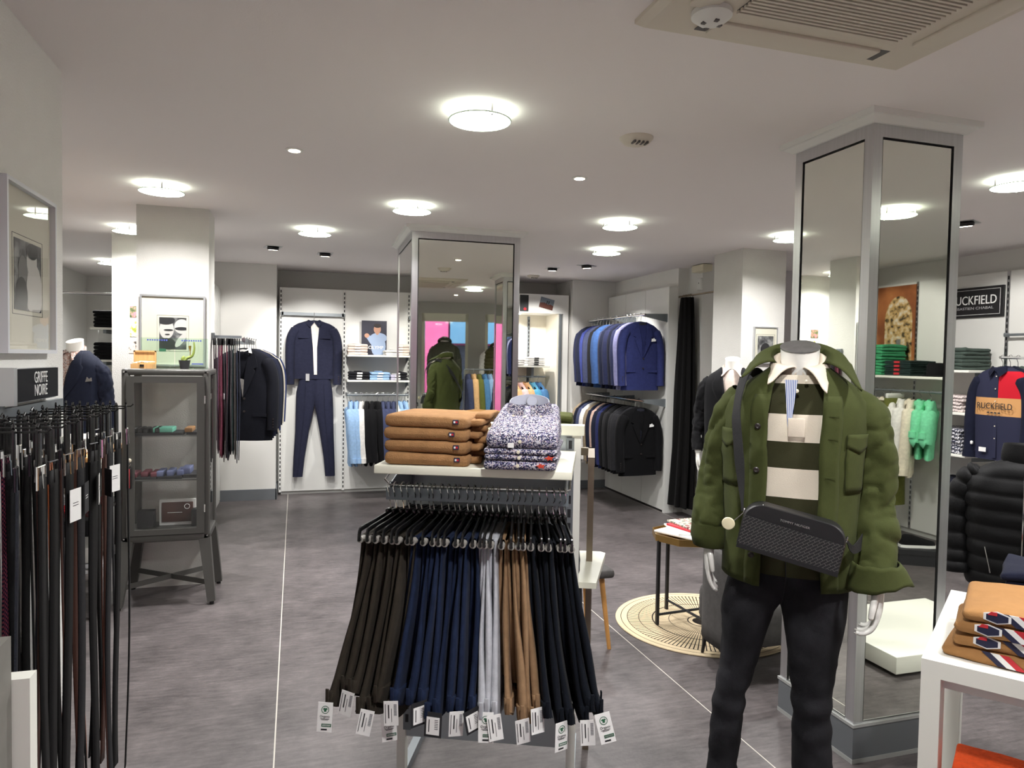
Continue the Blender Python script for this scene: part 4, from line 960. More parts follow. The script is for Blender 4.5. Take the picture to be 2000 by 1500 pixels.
def framed(name,label,w,h,M_,img,shapes,fm='frame_silver',fw=.012,dep=.025):
    """picture in local xz plane facing -y, origin bottom centre; img=(x0,x1,z0,z1); shapes=[(poly2d,material)]"""
    t=thing(name,label,'picture'); t.matrix_world=M_
    m=MB()
    for a,b,c,d in ((-w/2,-w/2+fw,0,h),(w/2-fw,w/2,0,h),(-w/2+fw,w/2-fw,0,fw),(-w/2+fw,w/2-fw,h-fw,h)): m.box(a,b,-dep,0,c,d)
    obj('frame',m,fm,t,smooth=0)
    m=MB(); m.box(-w/2+fw,w/2-fw,-.012,-.006,fw,h-fw); obj('mount',m,'mount',t,smooth=0)
    x0,x1,z0,z1=img
    m=MB(); b=.014
    for a,bb,c,d in ((x0-b,x1+b,z0-b,z0-b+.0015),(x0-b,x1+b,z1+b-.0015,z1+b),(x0-b,x0-b+.0015,z0-b,z1+b),(x1+b-.0015,x1+b,z0-b,z1+b)): m.box(a,bb,-.0128,-.012,c,d)
    obj('mount_line',m,'print_black',t,smooth=0)
    m=MB(); m.box(x0,x1,-.0135,-.012,z0,z1); ph=obj('photograph',m,'photo_grey',t,smooth=0)
    for i,(P,mm) in enumerate(shapes):
        P=[(max(x0,min(x1,a)),max(z0,min(z1,c))) for a,c in P]
        m=MB(); m.poly([(a,-.0138-.0003*i,c) for a,c in P]); obj('printed_figure',m,mm,ph,smooth=0)
    m=MB(); m.poly([(-w/2+fw,-.019,fw),(w/2-fw,-.019,fw),(w/2-fw,-.019,h-fw),(-w/2+fw,-.019,h-fw)]); obj('glazing',m,'glass',t,smooth=0)
    return t
framed('framed_picture','large white-framed black-and-white photograph above the belt sign',.43,.50,Matrix.Translation((-.80,2.535,1.592))@Matrix.Rotation(R(90),4,'Z'),(-.115,.115,.13,.34),
  [(oval(.03,.285,.045,.05),'photo_light'),(oval(.05,.19,.07,.09),'photo_light'),(oval(-.05,.25,.035,.045),'photo_mid'),(oval(-.06,.17,.05,.06),'photo_dark'),(oval(.03,.315,.048,.025),'photo_dark')],'frame_white',.012,.03)
framed('framed_picture','silver-framed black-and-white portrait of two faces behind the cactus',.405,.48,Matrix.Translation((-.793,5.298,1.512)),(-.085,.083,.115,.33),
  [(oval(-.04,.25,.045,.065),'photo_light'),(oval(-.045,.31,.058,.03),'photo_dark'),(oval(.055,.27,.048,.05),'photo_light'),(oval(.055,.255,.045,.012),'photo_dark'),(oval(-.04,.15,.06,.04),'photo_dark'),(oval(.05,.18,.02,.06,20,R(-35)),'photo_light'),(oval(-.028,.245,.03,.006),'photo_dark'),(oval(-.035,.215,.015,.004),'photo_dark')])
# ---------------------------------------------------------------- belt wall
sg=thing('belt_sign','black sign board with white GRIFFE NOIRE lettering above the belts','sign',(-.80,2.53,1.447))
m=MB(); m.box(.0,.03,-.205,.205,.0,.10); m.box(.0,.045,-.215,-.19,-.004,.104); obj('edge_profile',m,'frame_silver',sg,smooth=0)
m=MB(); m.box(.03,.036,-.19,.205,.003,.099); obj('sign_face',m,mat('sign_black',(15,16,24),.6,spec=.2),sg,smooth=0)
for k,(tx,zz) in enumerate((('GRIFFE',.070),('NOIRE',.030))): text('lettering',tx,.050,'paper_white',sg,(.0368,.035,zz),(R(90),0,R(90)),sx=.80,extrude=.0006)
bk=thing('belt_rack','grey wall rail with straight prongs carrying the belts','rack',(-.80,2.33,1.40))
m=MB(); m.box(0,.02,-.50,.52,-.012,.035); obj('rail',m,'grey_metal',bk,smooth=0)
m=MB(); m.box(.0,.015,-.01,.01,.03,.06); obj('bracket',m,'grey_metal',bk,smooth=0)
PR=[-.44,-.33,-.22,-.11,.0,.11,.22,.33,.44]
for y in PR:
    m=MB(); m.tube([(.02,y,.01),(.25,y,.012),(.258,y,.02)],.0028,6); obj('prong',m,'black_plastic',bk)
bm={'black':mat('belt_black',(11,11,12),.6,bump=(300,.15),spec=.25),'brown':mat('belt_brown',(64,34,24),.45,bump=(300,.2)),'tan':mat('belt_tan',(140,74,36),.5,bump=(300,.2)),'navy':mat('belt_navy',(24,28,42),.6,bump=(500,.4)),'charcoal':mat('belt_grey',(26,26,29),.65,bump=(400,.3),spec=.25)}
def braid(nt,co):
    v=nt.nodes.new('ShaderNodeTexChecker'); v.inputs['Scale'].default_value=170; v.inputs['Color1'].default_value=lin((150,70,90)); v.inputs['Color2'].default_value=lin((40,30,60)); nt.links.new(co,v.inputs['Vector']); return v.outputs[0]
bm['braided']=tex_mat('belt_braid',braid,.8)
seq=['black','charcoal','black','navy','black','black','charcoal','black','brown']+['black','black','charcoal','black','tan','black','braided','black','black','brown','charcoal','black','navy','black','brown','black','black','charcoal','black','black','brown','black','navy','black','black','charcoal','tan','black','black','brown','black','black','tan','black','charcoal','black']
bt={}
for i,kk in enumerate(seq):
    pr=PR[(i//5)%9]; dpt=.05+.045*(i%5)
    rnd=random.Random(i+60); L=rnd.uniform(1.05,1.2); y0=pr+rnd.uniform(-.022,.022)
    bt[kk]=bt.get(kk,0)+1
    t=thing('belt','%s leather belt on the wall rack, %s of that colour from the counter'%(kk,ORD[bt[kk]-1]) if kk!='braided' else 'multicoloured braided belt hanging among the black belts','belt',(-.80+dpt,2.33+y0,1.41),rnd.uniform(-.25,.25),'belts on the wall rack')
    m=MB(); m.rbox((0,0,-.035),(.006,.026,.085),.002,2); m.tube([(0,0,.0),(0,.006,.012),(0,.0,.02),(0,-.008,.012)],.003,6); obj('hook_clip',m,'black_plastic',t)
    m=MB(); c_=Vector((.004,0,-.105)); m.tube([c_+Vector((0,.021*a,.026*b)) for a,b in ((-1,-1),(-1,1),(1,1),(1,-1))],.0032,6,closed=True); m.tube([c_+Vector((.002,0,.026)),c_+Vector((.005,0,-.026))],.002,5); obj('buckle',m,'chrome' if i%3 else mat('gunmetal',(70,70,74),.3,1),t)
    wv=rnd.uniform(-.015,.015); m=MB()
    def stp(u,v): 
        z=-.10-L*v; return Vector((.004+.012*math.sin(v*4+i)*v,lerp(-.0185,.0185,u)+wv*math.sin(v*3.0),z))
    m.grid(stp,2,26); o=obj('strap',m,bm[kk],t,smooth=70); md=o.modifiers.new('thick','SOLIDIFY'); md.thickness=.0038
    if i in (14,19,24,29,34):
        hh=.085; m=MB(); m.box(.0,.0012,-.026,.026,-hh,0,0)
        if i!=29:
            for q in (.42,.50): m.box(.0012,.0016,-.013,.013,-hh*q-.0015,-hh*q,1)
        tg=obj('price_tag',m,['paper_white','print_black'] if i not in(29,19) else ['print_black','paper_white'],t,(.02,.0,-.17),R(rnd.uniform(-15,25)),smooth=0)
        if i==29: text('lettering','LLOYD',.011,'paper_white',tg,(.0018,0,-.055),(R(90),0,R(90)),extrude=.0002)
ctr=thing('grey_counter','grey stone-effect counter end below the belts','counter',(-.665,1.3,0))
m=MB(); m.box(-.13,.135,-.4,.30,0,1.04); obj('counter_body',m,mat('stone_grey',(118,116,110),.6,var=(14,.1)),ctr,smooth=0)
m=MB(); m.box(-.13,.165,.305,.345,0,.95); obj('white_side_board',m,'shelf_white',ctr,smooth=0)
# ---------------------------------------------------------------- far left corner
t=thing('clothes_rod','chrome hanging rod between the far left walls','rod',(0,7.45,2.14)); m=MB(); m.cyl((-2.6,0,0),(-1.2,0,0),.012,n=12); obj('tube',m,'chrome',t); m=MB(); m.lathe([(.03,0),(.03,.012)],16,M=Matrix.Translation((-2.6,0,0))@Matrix.Rotation(R(90),4,'Y')); obj('flange',m,'chrome',t)
us=thing('trouser_shelves','white wall shelves on grey brackets holding dark folded trousers','shelf unit',(-1.62,8.6,0))
m=MB(); m.box(-.45,.55,.2,.24,0,1.95); obj('back_board',m,'wall_grey',us,smooth=0)
for z in (1.86,1.52,1.18,.84,.5):
    m=MB(); m.box(-.44,.5,-.18,.2,z-.022,z); sh=obj('shelf',m,'shelf_white',us,smooth=0)
    m=MB(); m.box(-.33,-.30,-.12,.2,z-.06,z-.022); obj('bracket',m,'grey_metal',sh,smooth=0)
cloth('black_cloth',(20,20,22))
for r_,z in enumerate((1.86,1.52,1.18,.84)):
    for c_ in range(2):
        for k in range(5):
            folded('folded_trousers','dark folded trousers, far left corner, %s shelf, %s up in the %s pile'%(('top','second','third','fourth')[r_],ORD[k],('left','right')[c_]),'trousers',.34,.30,.036,'black_cloth',(-1.86+.40*c_,8.55,z+k*.036),0,seed=k+r_*5,group='dark trousers in the far left corner',layers=1)
cloth('navy_suit',(27,31,46)); cloth('black_suit',(19,19,21)); cloth('white_shirt',(226,224,220)); cloth('grey_jkt',(82,84,72))
def floral(nt,co):
    n=nt.nodes.new('ShaderNodeTexVoronoi'); n.inputs['Scale'].default_value=75; nt.links.new(co,n.inputs['Vector']); return ramp(nt,n.outputs['Distance'],[(.2,(70,50,52)),(.4,(214,204,196)),(.6,(150,120,110))])
tex_mat('floral_shirt',floral,.85)
dressed('mannequin','headless mannequin in navy blazer and small-flower shirt by the far left shelves',(-1.55,5.95,0),R(-25),'navy_suit','floral_shirt','black_cloth',hz=1.68,square='photo_mid')
# small photographs on the column
pm=[('flower','pink flower photograph stuck on the column',[(.36,(50,70,36)),(.5,(120,120,90)),(.6,(226,120,130))]),('garden','green garden snapshot stuck on the column',[(.4,(80,110,30)),(.5,(200,200,90)),(.6,(230,232,235))]),('drawing','pale sketch card stuck on the column',[(.40,(90,84,80)),(.47,(226,206,192))]),('note','small black-and-white card low on the column',[(.46,(40,36,36)),(.52,(224,214,206))])]
for k,((nm,lb,st),(x,z,w_,h_)) in enumerate(zip(pm,((-1.285,1.945,.10,.095),(-1.283,1.80,.10,.13),(-1.285,1.645,.115,.10),(-1.262,1.515,.05,.065)))):
    m=MB(); m.box(-w_/2,w_/2,-.003,0,-h_/2,h_/2); tag(obj('photo_print',m,photo_mat('photo_'+nm,st,28,k),None,(x,6.68,z),0,smooth=0),lb,'photo')
# ---------------------------------------------------------------- work desk with castors
dk=thing('work_desk','tall black-framed desk on castors with honey-coloured wooden top','desk',(-1.50,5.05,0))
m=MB(); m.rbox((0,0,.965),(.76,.72,.028),.004,2); obj('desk_top',m,'oak',dk)
for x in (-.35,.36):
    for y in (-.30,.32):
        m=MB(); m.box(x-.025,x+.025,y-.025,y+.025,.09,.95); lg=obj('leg',m,'black_metal',dk,smooth=0)
        m=MB(); m.lathe([(.035,-.012),(.038,0),(.035,.012)],16,M=Matrix.Translation((x,y-.01,.038))@Matrix.Rotation(R(90),4,'Y')); m.box(x-.018,x+.018,y-.02,y+.02,.05,.09); obj('castor',m,'chrome',lg)
for z in (.30,.62):
    m=MB(); m.box(-.37,.38,-.32,.34,z-.02,z); obj('shelf',m,'paper_grey' if z<.5 else 'black_metal',dk,smooth=0)
for k,(x,y,z,w_,d_,h_,mm,lb) in enumerate(((.16,-.02,.98,.28,.30,.03,'paper_white','pile of white papers on the desk'),(.14,.1,1.01,.26,.3,.05,'photo_light','pale ring binder on the desk papers'),(.17,-.05,.62,.3,.3,.05,'flag_red','red folder on the desk shelf'),(.17,-.05,.67,.3,.28,.06,'paper_grey','grey catalogue pile on the desk shelf'),(.15,0,.30,.34,.32,.10,'photo_light','pale box on the low desk shelf'))):
    m=MB(); n_=4 if k!=4 else 1
    for q in range(n_): m.rbox((random.uniform(-.01,.01),random.uniform(-.01,.01),h_*(q+.5)/n_),(w_,d_,h_/n_*.9),.002,2)
    tag(obj('paper_pile',m,mm,None,(-1.50+x,5.05+y,z),R(random.uniform(-8,8))),lb,'papers')
# ---------------------------------------------------------------- glass cabinet
mat('cab_metal',(80,79,76),.38,.25)
cb=thing('glass_cabinet','dark grey metal display cabinet with glass door on splayed legs','cabinet',(-.77,5.075,0))
X,Yh=.253,.20; z0,z1=.41,1.50
m=MB()
for sx in (-1,1):
    for sy in (-1,1): m.rbox((sx*(X-.022),sy*(Yh-.022),(z0+z1)/2),(.044,.044,z1-z0),.012,2)
m.rbox((0,0,z1-.02),(2*X,2*Yh,.04),.015,2); m.rbox((0,0,z0+.025),(2*X,2*Yh,.05),.012,2)
obj('body_frame',m,'cab_metal',cb)
for sx in (-1,1):
    m=MB(); m.poly([(sx*(X-.01),-Yh+.04,z0+.05),(sx*(X-.01),Yh-.04,z0+.05),(sx*(X-.01),Yh-.04,z1-.04),(sx*(X-.01),-Yh+.04,z1-.04)]); obj('side_glass',m,'glass',cb,smooth=0)
m=MB(); m.poly([(-X+.04,Yh-.01,z0+.05),(X-.04,Yh-.01,z0+.05),(X-.04,Yh-.01,z1-.04),(-X+.04,Yh-.01,z1-.04)]); obj('back_glass',m,'glass',cb,smooth=0)
dr=MB(); yd=-Yh-.004
for a,b,c,d in ((-X+.03,-X+.075,z0+.05,z1-.045),(X-.075,X-.03,z0+.05,z1-.045),(-X+.075,X-.075,z0+.05,z0+.085),(-X+.075,X-.075,z1-.085,z1-.045)): dr.box(a,b,yd-.012,yd+.008,c,d)
do=obj('door',dr,'cab_metal',cb,smooth=0)
m=MB(); m.poly([(-X+.075,yd-.001,z0+.085),(X-.075,yd-.001,z0+.085),(X-.075,yd-.001,z1-.085),(-X+.075,yd-.001,z1-.085)]); obj('door_glass',m,'glass',do,smooth=0)
m=MB(); m.lathe([(.009,0),(.013,.012),(.011,.02),(.003,.022)],14,M=Matrix.Translation((-X+.05,yd-.012,.935))@Matrix.Rotation(R(90),4,'X')); obj('knob',m,'button_pearl',do)
for z in (.62,1.31):
    m=MB(); m.cyl((X-.028,yd-.012,z-.025),(X-.028,yd-.012,z+.025),.005,n=10); obj('hinge',m,'chrome',do)
for sx in (-1,1):
    for z in (z0+.03,z1-.02):
        m=MB(); m.lathe([(.006,0),(.004,.004)],10,M=Matrix.Translation((sx*(X-.015),-Yh-.001,z))@Matrix.Rotation(R(90),4,'X')); obj('rivet',m,'chrome',cb)
for z in (.80,1.08):
    m=MB(); m.box(-X+.02,X-.02,-Yh+.03,Yh-.02,z-.008,z); obj('shelf',m,'cab_metal' if z<1 else 'glass',cb,smooth=0)
for sx in (-1,1):
    for sy in (-1,1):
        m=MB(); a=Vector((sx*(X-.03),sy*(Yh-.03),z0+.01)); b=Vector((sx*(X+.015),sy*(Yh+.015),.02))
        m.tube([b,a],[(.024,.024),(.034,.034)],4,sec=[(1,1),(-1,1),(-1,-1),(1,-1)]); lg=obj('leg',m,'cab_metal',cb,smooth=0)
        m=MB(); m.cyl(b-Vector((0,0,.02)),b,.014,n=10); obj('foot',m,'black_plastic',lg)
        m=MB(); q=b.lerp(a,.28); m.lathe([(.006,0),(.004,.004)],10,M=Matrix.Translation(q+Vector((0,sy*.022,0)))@Matrix.Rotation(R(90),4,'X')); obj('bolt',m,'chrome',lg)
m=MB()
for s_ in (-1,1): m.tube([(-X,s_*Yh,.135),(X,-s_*Yh,.135)],[(.004,.016)]*2,4,sec=[(1,1),(-1,1),(-1,-1),(1,-1)])
obj('cross_brace',m,'cab_metal',cb,smooth=0)
CX,CY=-.77,5.075
kf=thing('key_fob','braided black and red key fob hanging from the cabinet door','key fob',(CX-X+.05,CY+yd-.03,.90)); m=MB(); m.tube([(0,0,.025),(-.01,0,.012),(0,0,0),(.01,0,.012)],.002,6,closed=True); obj('ring',m,'chrome',kf); m=MB(); m.rbox((0,0,-.075),(.026,.008,.13),.004,2); obj('fob_strap',m,'black_plastic',kf); m=MB(); m.rbox((0,-.006,-.075),(.009,.006,.12),.003,2); obj('red_braid',m,'flag_red',kf)
def tray(lb,x,y,z,w_,d_,h_,mm,items):
    t=thing('accessory_tray',lb,'accessory',(CX+x,CY+y,z)); m=MB(); m.box(-w_/2,w_/2,-d_/2,d_/2,0,h_*.3); obj('tray_base',m,'print_black',t,smooth=0)
    m=MB()
    for k in range(items): m.rbox((lerp(-w_*.4,w_*.4,k/(max(1,items-1))),random.uniform(-.02,.02),h_*.55),(w_*.85/items,d_*.8,h_*.6),.006,2)
    obj('contents',m,mm,t); t.children
    return t
mat('mint',(128,212,186),.7); mat('bordeaux',(110,50,62),.7); mat('slate_blue',(96,104,140),.7); mat('wallet_brown',(82,48,40),.45)
tray('black tray of cufflinks on the upper cabinet shelf',-.13,-.05,1.08,.16,.2,.05,'photo_dark',5); tray('mint and white pocket squares on the upper cabinet shelf',.02,-.05,1.08,.14,.2,.05,'mint',1); tray('tan leather pieces on the upper cabinet shelf',.16,-.02,1.08,.11,.2,.05,'camel_knit',2)
tray('bordeaux bow ties on the middle cabinet shelf',-.14,-.05,.80,.15,.2,.05,'bordeaux',3); tray('blue folded pocket squares on the middle cabinet shelf',.01,-.05,.80,.14,.2,.06,'slate_blue',3); tray('grey-violet scarves on the middle cabinet shelf',.15,-.02,.80,.13,.2,.07,'slate_blue',2)
wb=thing('wallet_box','open white gift box with brown wallet and key ring at the cabinet bottom','wallet box',(CX+.03,CY+.02,.462)); m=MB(); m.box(-.11,.11,.03,.05,0,.17); obj('box_lid',m,'paper_white',wb,smooth=0); m=MB(); m.rbox((0,.022,.088),(.19,.014,.13),.004,2); wl=obj('wallet',m,'wallet_brown',wb); m=MB(); m.box(-.06,.03,.012,.014,.085,.088); obj('chrome_bar',m,'chrome',wl,smooth=0)
m=MB(); m.tube([Vector((.06+.016*math.cos(a),.012,.125+.016*math.sin(a))) for a in [2*math.pi*k/14 for k in range(14)]],.003,6,closed=True); obj('key_ring',m,'chrome',wb)
for k,x in enumerate((-.17,.19)):
    m=MB(); m.rbox((0,0,.055),(.10,.08,.11),.004,2); tag(obj('gift_box',m,'print_black',None,(CX+x*.9,CY+.03,.462)),'black gift box at the cabinet bottom, %s of the wallet'%('left','right')[k],'box')
# on the cabinet
ck=thing('wooden_box','open wooden box with beaded bracelets on the glass cabinet','box',(-.925,5.02,1.50)); mat('pale_wood',(206,160,104),.5,var=(10,.12),stretch=(8,1,1))
m=MB(); m.box(-.065,.065,-.05,.05,0,.03); obj('box_base',m,'pale_wood',ck,smooth=0); m=MB(); m.box(-.065,.065,.05,.06,.03,.115); m.box(-.065,.065,.042,.05,.105,.115); m.box(-.065,-.057,.042,.05,.03,.115); m.box(.057,.065,.042,.05,.03,.115); obj('box_lid',m,'pale_wood',ck,smooth=0)
for k in range(5): m=MB(); m.tube([Vector((-.04+.02*k+.022*math.cos(a),-.0+.03*math.sin(a),.036+.004*k%.01)) for a in [2*math.pi*q/14 for q in range(14)]],.0045,6,closed=True); obj('bracelet',m,'button_pearl',ck)
m=MB(); m.box(-.012,.012,-.054,-.05,.012,.026); obj('clasp',m,'black_metal',ck,smooth=0)
ca=thing('potted_cactus','green finger cactus in a small dark pot on the glass cabinet','plant',(-.685,5.02,1.50)); m=MB(); m.lathe([(.026,0),(.036,.056),(.033,.056),(.031,.05)],20); obj('pot',m,mat('pot_grey',(56,56,58),.6),ca)
mat('cactus_green',(126,142,58),.6,bump=(200,.4)); m=MB(); m.tube(catmull([(0,0,.045),(.012,0,.068),(.045,0,.085),(.058,0,.13),(.055,0,.175)],4),[lerp(.012,.004,i/16) for i in range(17)],8); m.tube(catmull([(-.008,0,.045),(-.01,0,.068),(.0,.005,.075)],3),.012,8); obj('stem',m,'cactus_green',ca)
m=MB(); m.tube([(.03,.01,.05),(.032,.01,.11),(.03,.01,.15)],[.002,.002,.009],6); obj('dried_flower',m,'gold',ca)
for k,(x,lb) in enumerate(((-.86,'clear award plaque behind the wooden box on the cabinet'),(-.655,'clear award plaque behind the cactus on the cabinet'))):
    t=thing('glass_plaque',lb,'plaque',(x,5.12,1.50)); m=MB(); m.box(-.10,.10,-.004,.004,.012,.20); obj('plate',m,glassmat('glass_green',(.86,.95,.88)),t,smooth=0); m=MB(); m.rbox((0,0,.006),(.20,.05,.012),.003,2); obj('plaque_base',m,'glass_green',t)
    for q in range(9): m=MB(); a_=-.062+.014*q; m.box(a_,a_+.009,-.0052,-.004,.180,.190); obj('printed_letter',m,'print_blue',t,smooth=0)
    m=MB(); m.box(.01,.05,-.006,-.004,.11,.13) if k==0 else m.box(.0,.07,-.006,-.004,.028,.036); obj('printed_mark',m,'print_green' if k==0 else 'print_blue',t,smooth=0)
# ---------------------------------------------------------------- ties and suits left of the back wall
tr=thing('tie_rack','grey arm with clips holding the neckties on the picture column','rack',(-.57,5.47,1.72)); m=MB(); m.box(0,.02,-.03,.03,-.02,.03); m.box(.0,.20,-.012,.012,-.005,.014); obj('arm',m,'grey_metal',tr,smooth=0)
tcol=[(92,44,66),(60,36,48),(120,80,110),(84,30,42),(112,52,70),(44,34,40),(96,38,56),(40,36,44),(64,60,64),(30,48,48),(70,64,60),(34,40,60),(26,30,46)]
tn=['wine','plum','mauve','dark red','rose','black cherry','burgundy','charcoal','grey','dark green','taupe','steel blue','navy']
for i,c_ in enumerate(tcol):
    rnd=random.Random(i); x=.012+.0145*i
    t=thing('necktie','%s patterned necktie hanging on the column tie rack'%tn[i],'tie',(-.57+x,5.47-.02+rnd.uniform(-.02,.02),1.70),rnd.uniform(-.3,.3),'neckties on the rack')
    mm=mat('tie_%d'%i,c_,.6,var=(160,.45))
    L=rnd.uniform(.78,.86); m=MB()
    m.grid(lambda u,v:Vector((.003*math.sin(v*5+i),lerp(-1,1,u)*lerp(.014,.042,v**1.2)*(1 if v<.95 else (1-v)*20*.9+.1)+.0,-.03-L*v)),4,22); o=obj('blade',m,mm,t,smooth=70); md=o.modifiers.new('thick','SOLIDIFY'); md.thickness=.005
    m=MB(); m.rbox((0,0,-.012),(.008,.05,.05),.003,2); obj('clip',m,'black_plastic',t)
    if i==5:
        m=MB(); m.box(-.002,-.001,-.05,.03,-.42,-.38); obj('paper_band',m,'paper_white',t,(-.0,-.03,0),smooth=0)
sr=thing('suit_rail','grey arm rail with hanging suits beside the tie rack','rail',(-.40,6.15,1.72)); m=MB(); m.box(-.012,.012,.0,1.45,-.02,.014); obj('arm',m,'grey_metal',sr,smooth=0); m=MB(); m.box(-.4,.012,1.43,1.46,-.02,.014); obj('wall_bracket',m,'grey_metal',sr,smooth=0); m=MB(); m.lathe([(.016,0),(.016,.02)],14,M=Matrix.Translation((0,0,0))@Matrix.Rotation(R(90),4,'X')); obj('end_cap',m,'chrome',sr)
cloth('tux_black',(16,17,24)); cloth('suit_navy2',(31,35,54)); cloth('suit_midnight',(22,25,40)); cloth('suit_blue',(52,66,120)); cloth('suit_ivory',(222,214,196))
for i,(mm,lb) in enumerate((('tux_black','black dinner jacket with white collar and bow tie at the end of the arm rail'),('suit_midnight','midnight navy jacket behind the dinner jacket'),('suit_navy2','navy jacket with gold buttons behind the midnight one'),('suit_midnight','dark navy jacket in the middle of the arm rail'),('suit_ivory','ivory jacket showing between the navy suits'),('suit_blue','mid-blue jacket at the wall end of the arm rail'))):
    p=(-.40+.01*i,6.22+.16*i,1.735); hang(p,R(-8),'black hanger on the suit arm rail, %s from its free end'%ORD[i],'suit arm hangers')
    j=make_jacket('suit_jacket',lb,mm,length=.84,squash=.8,lining='white_shirt' if i==0 else 'lining_dark',buttons='gold' if i>0 else 'button_dark',seed=i+70,group='suits on the arm rail'); j.location=p; j.rotation_euler=(0,0,R(-8))
    if i==0:
        m=MB(); 
        for s_ in (-1,1): m.poly([(0,-.062,-.118),(s_*.045,-.06,-.10),(s_*.048,-.058,-.14)],.012,nrm=(0,-1,0))
        m.rbox((0,-.068,-.12),(.018,.018,.02),.004,2); obj('bow_tie',m,'tux_black',j,smooth=0)
        for s_ in (-1,1): m=MB(); m.poly([(s_*.01,-.06,-.11),(s_*.06,-.05,-.07),(s_*.072,-.055,-.125)],.004,nrm=(0,-1,0)); obj('shirt_collar',m,'white_shirt',j,smooth=0)
# ---------------------------------------------------------------- back wall: the navy set
cloth('set_navy',(38,40,58)); cloth('tee_white',(228,222,216))
sx0=.205; hang((sx0,8.435,2.085),0,'chrome-hooked hanger carrying the navy set','set hanger')
js=make_jacket('overshirt_set','navy overshirt hung open over a white tee on the back wall','set_navy',lapel=False,length=.75,squash=.8,sleeve=.66,seed=90,cat='jacket'); js.location=(sx0,8.435,2.085)
js.scale=(1.12,1,1)
m=MB(); m.poly([(.0,-.062,-.10),(-.035,-.060,-.12),(-.012,-.067,-.4),(-.0,-.066,-.70),(.03,-.066,-.70),(.028,-.067,-.4),(.05,-.060,-.12)],.004,nrm=(0,-1,0)); obj('white_tee',m,'tee_white',js,smooth=0)
for s_ in (-1,1):
    m=MB(); m.box(s_*.105-.05,s_*.105+.05,-.068,-.058,-.29,-.255); obj('pocket_flap',m,'set_navy',js,smooth=0)
m=MB(); m.loft([se(0,0,z,.228,.056,28,2.4) for z in (-.75,-.70)]); obj('waistband',m,'set_navy',js,smooth=70)
ts=thing('suit_trousers','navy pleated trousers hanging below the navy overshirt on the back wall','trousers',(sx0+.01,8.44,1.335))
m=MB()
for s_ in (-1,1):
    m.loft([se(s_*cx,-.01,z,rx,ry,20,2.4,fn=wr(50+s_,.005)) for z,cx,rx,ry in ((0,.07,.10,.05),(-.15,.085,.115,.055),(-.28,.10,.105,.05),(-.6,.135,.078,.04),(-.9,.165,.062,.034),(-1.12,.18,.055,.03))])
obj('legs',m,'set_navy',ts,smooth=70)
m=MB(); m.loft([se(0,-.01,z,.172,.056,24,2.4) for z in (.0,.045)]); obj('waistband',m,'set_navy',ts,smooth=70)
for s_ in (-1,1):
    m=MB(); m.tube(catmull([(s_*.10,-.066,-.05),(s_*.115,-.06,-.4),(s_*.165,-.045,-.9),(s_*.182,-.043,-1.11)],5),[(.002,.003)]*16,5); obj('crease',m,'set_navy',ts)
m=MB(); m.box(-.10,-.06,-.075,-.07,-.02,.06); obj('price_tag',m,'paper_grey',ts,smooth=0)
# shelves and rails of the second bay
sh=thing('shirt_shelves','two white shelves with brackets beside the navy set','shelves',(0,8.5,0))
for z in (1.62,1.335):
    m=MB(); m.rbox((.895,-.17,z-.011),(.67,.34,.022),.003,2); a=obj('shelf',m,'shelf_white',sh)
    for x in (.57,1.22):
        m=MB(); m.poly([(x,0,z-.022),(x,-.30,z-.022),(x,-.30,z-.04),(x,0,z-.10)],.004,nrm=(1,0,0)); obj('bracket',m,'grey_metal',a,smooth=0)
def shirt_pile(x,y,z,mm,col_m,n,lb,rz=0,w_=.23,d_=.30,h_=.03,band='paper_white'):
    for k in range(n):
        folded('folded_shirt','%s, %s from the bottom of its pile'%(lb,ORD[k]),'shirt',w_,d_,h_,mm,(x,y,z+k*h_),rz+R(random.uniform(-3,3)),seed=k+int(x*31),layers=1,collar=col_m if k==n-1 else None,band=band,group='piled shirts')
cloth('beige_stripe',(206,190,180)); cloth('sky_shirt',(146,178,214)); cloth('black_shirt',(30,30,34)); cloth('lilac_shirt',(190,186,206))
shirt_pile(.68,8.33,1.62,'beige_stripe','white_shirt',4,'pinkish striped shirt left of the portrait')
shirt_pile(1.10,8.33,1.62,'white_shirt','white_shirt',2,'white shirt right of the portrait')
shirt_pile(.70,8.33,1.335,'black_shirt','black_shirt',3,'black shirt on the lower shelf')
shirt_pile(.93,8.33,1.335,'sky_shirt','sky_shirt',3,'sky blue shirt on the lower shelf')
shirt_pile(1.13,8.33,1.335,'lilac_shirt','white_shirt',2,'pale patterned shirt on the lower shelf',w_=.17)
pt=thing('portrait_board','dark advertising board of a man in a pale blue shirt on the shirt shelf','picture',(.885,8.47,1.622))
m=MB(); m.box(-.145,.145,-.012,0,0,.40); obj('board',m,mat('board_navy',(38,38,54),.5),pt,smooth=0)
mat('skin_print',(186,142,118),.6); mat('shirt_print',(150,168,196),.6); mat('hair_print',(42,34,32),.6)
for i,(P,mm) in enumerate(((oval(.05,.10,.085,.13),'shirt_print'),(oval(.05,.20,.10,.06),'shirt_print'),([(-.09,.20),(-.05,.14),(.02,.06),(.06,.05),(.03,.12),(-.05,.23)],'shirt_print'),(oval(.035,.275,.024,.04),'skin_print'),(oval(.035,.30,.042,.052),'skin_print'),(oval(.037,.342,.044,.024),'hair_print'),(oval(-.085,.225,.028,.026),'skin_print'))):
    m=MB(); m.poly([(max(-.144,min(.144,a)),-.0125-.0004*i,max(.002,c)) for a,c in P]); obj('printed_figure',m,mm,pt,smooth=0)
text('lettering','OLYMP',.055,'paper_white',pt,(.02,-.017,.085),(R(90),0,0),extrude=.0003)
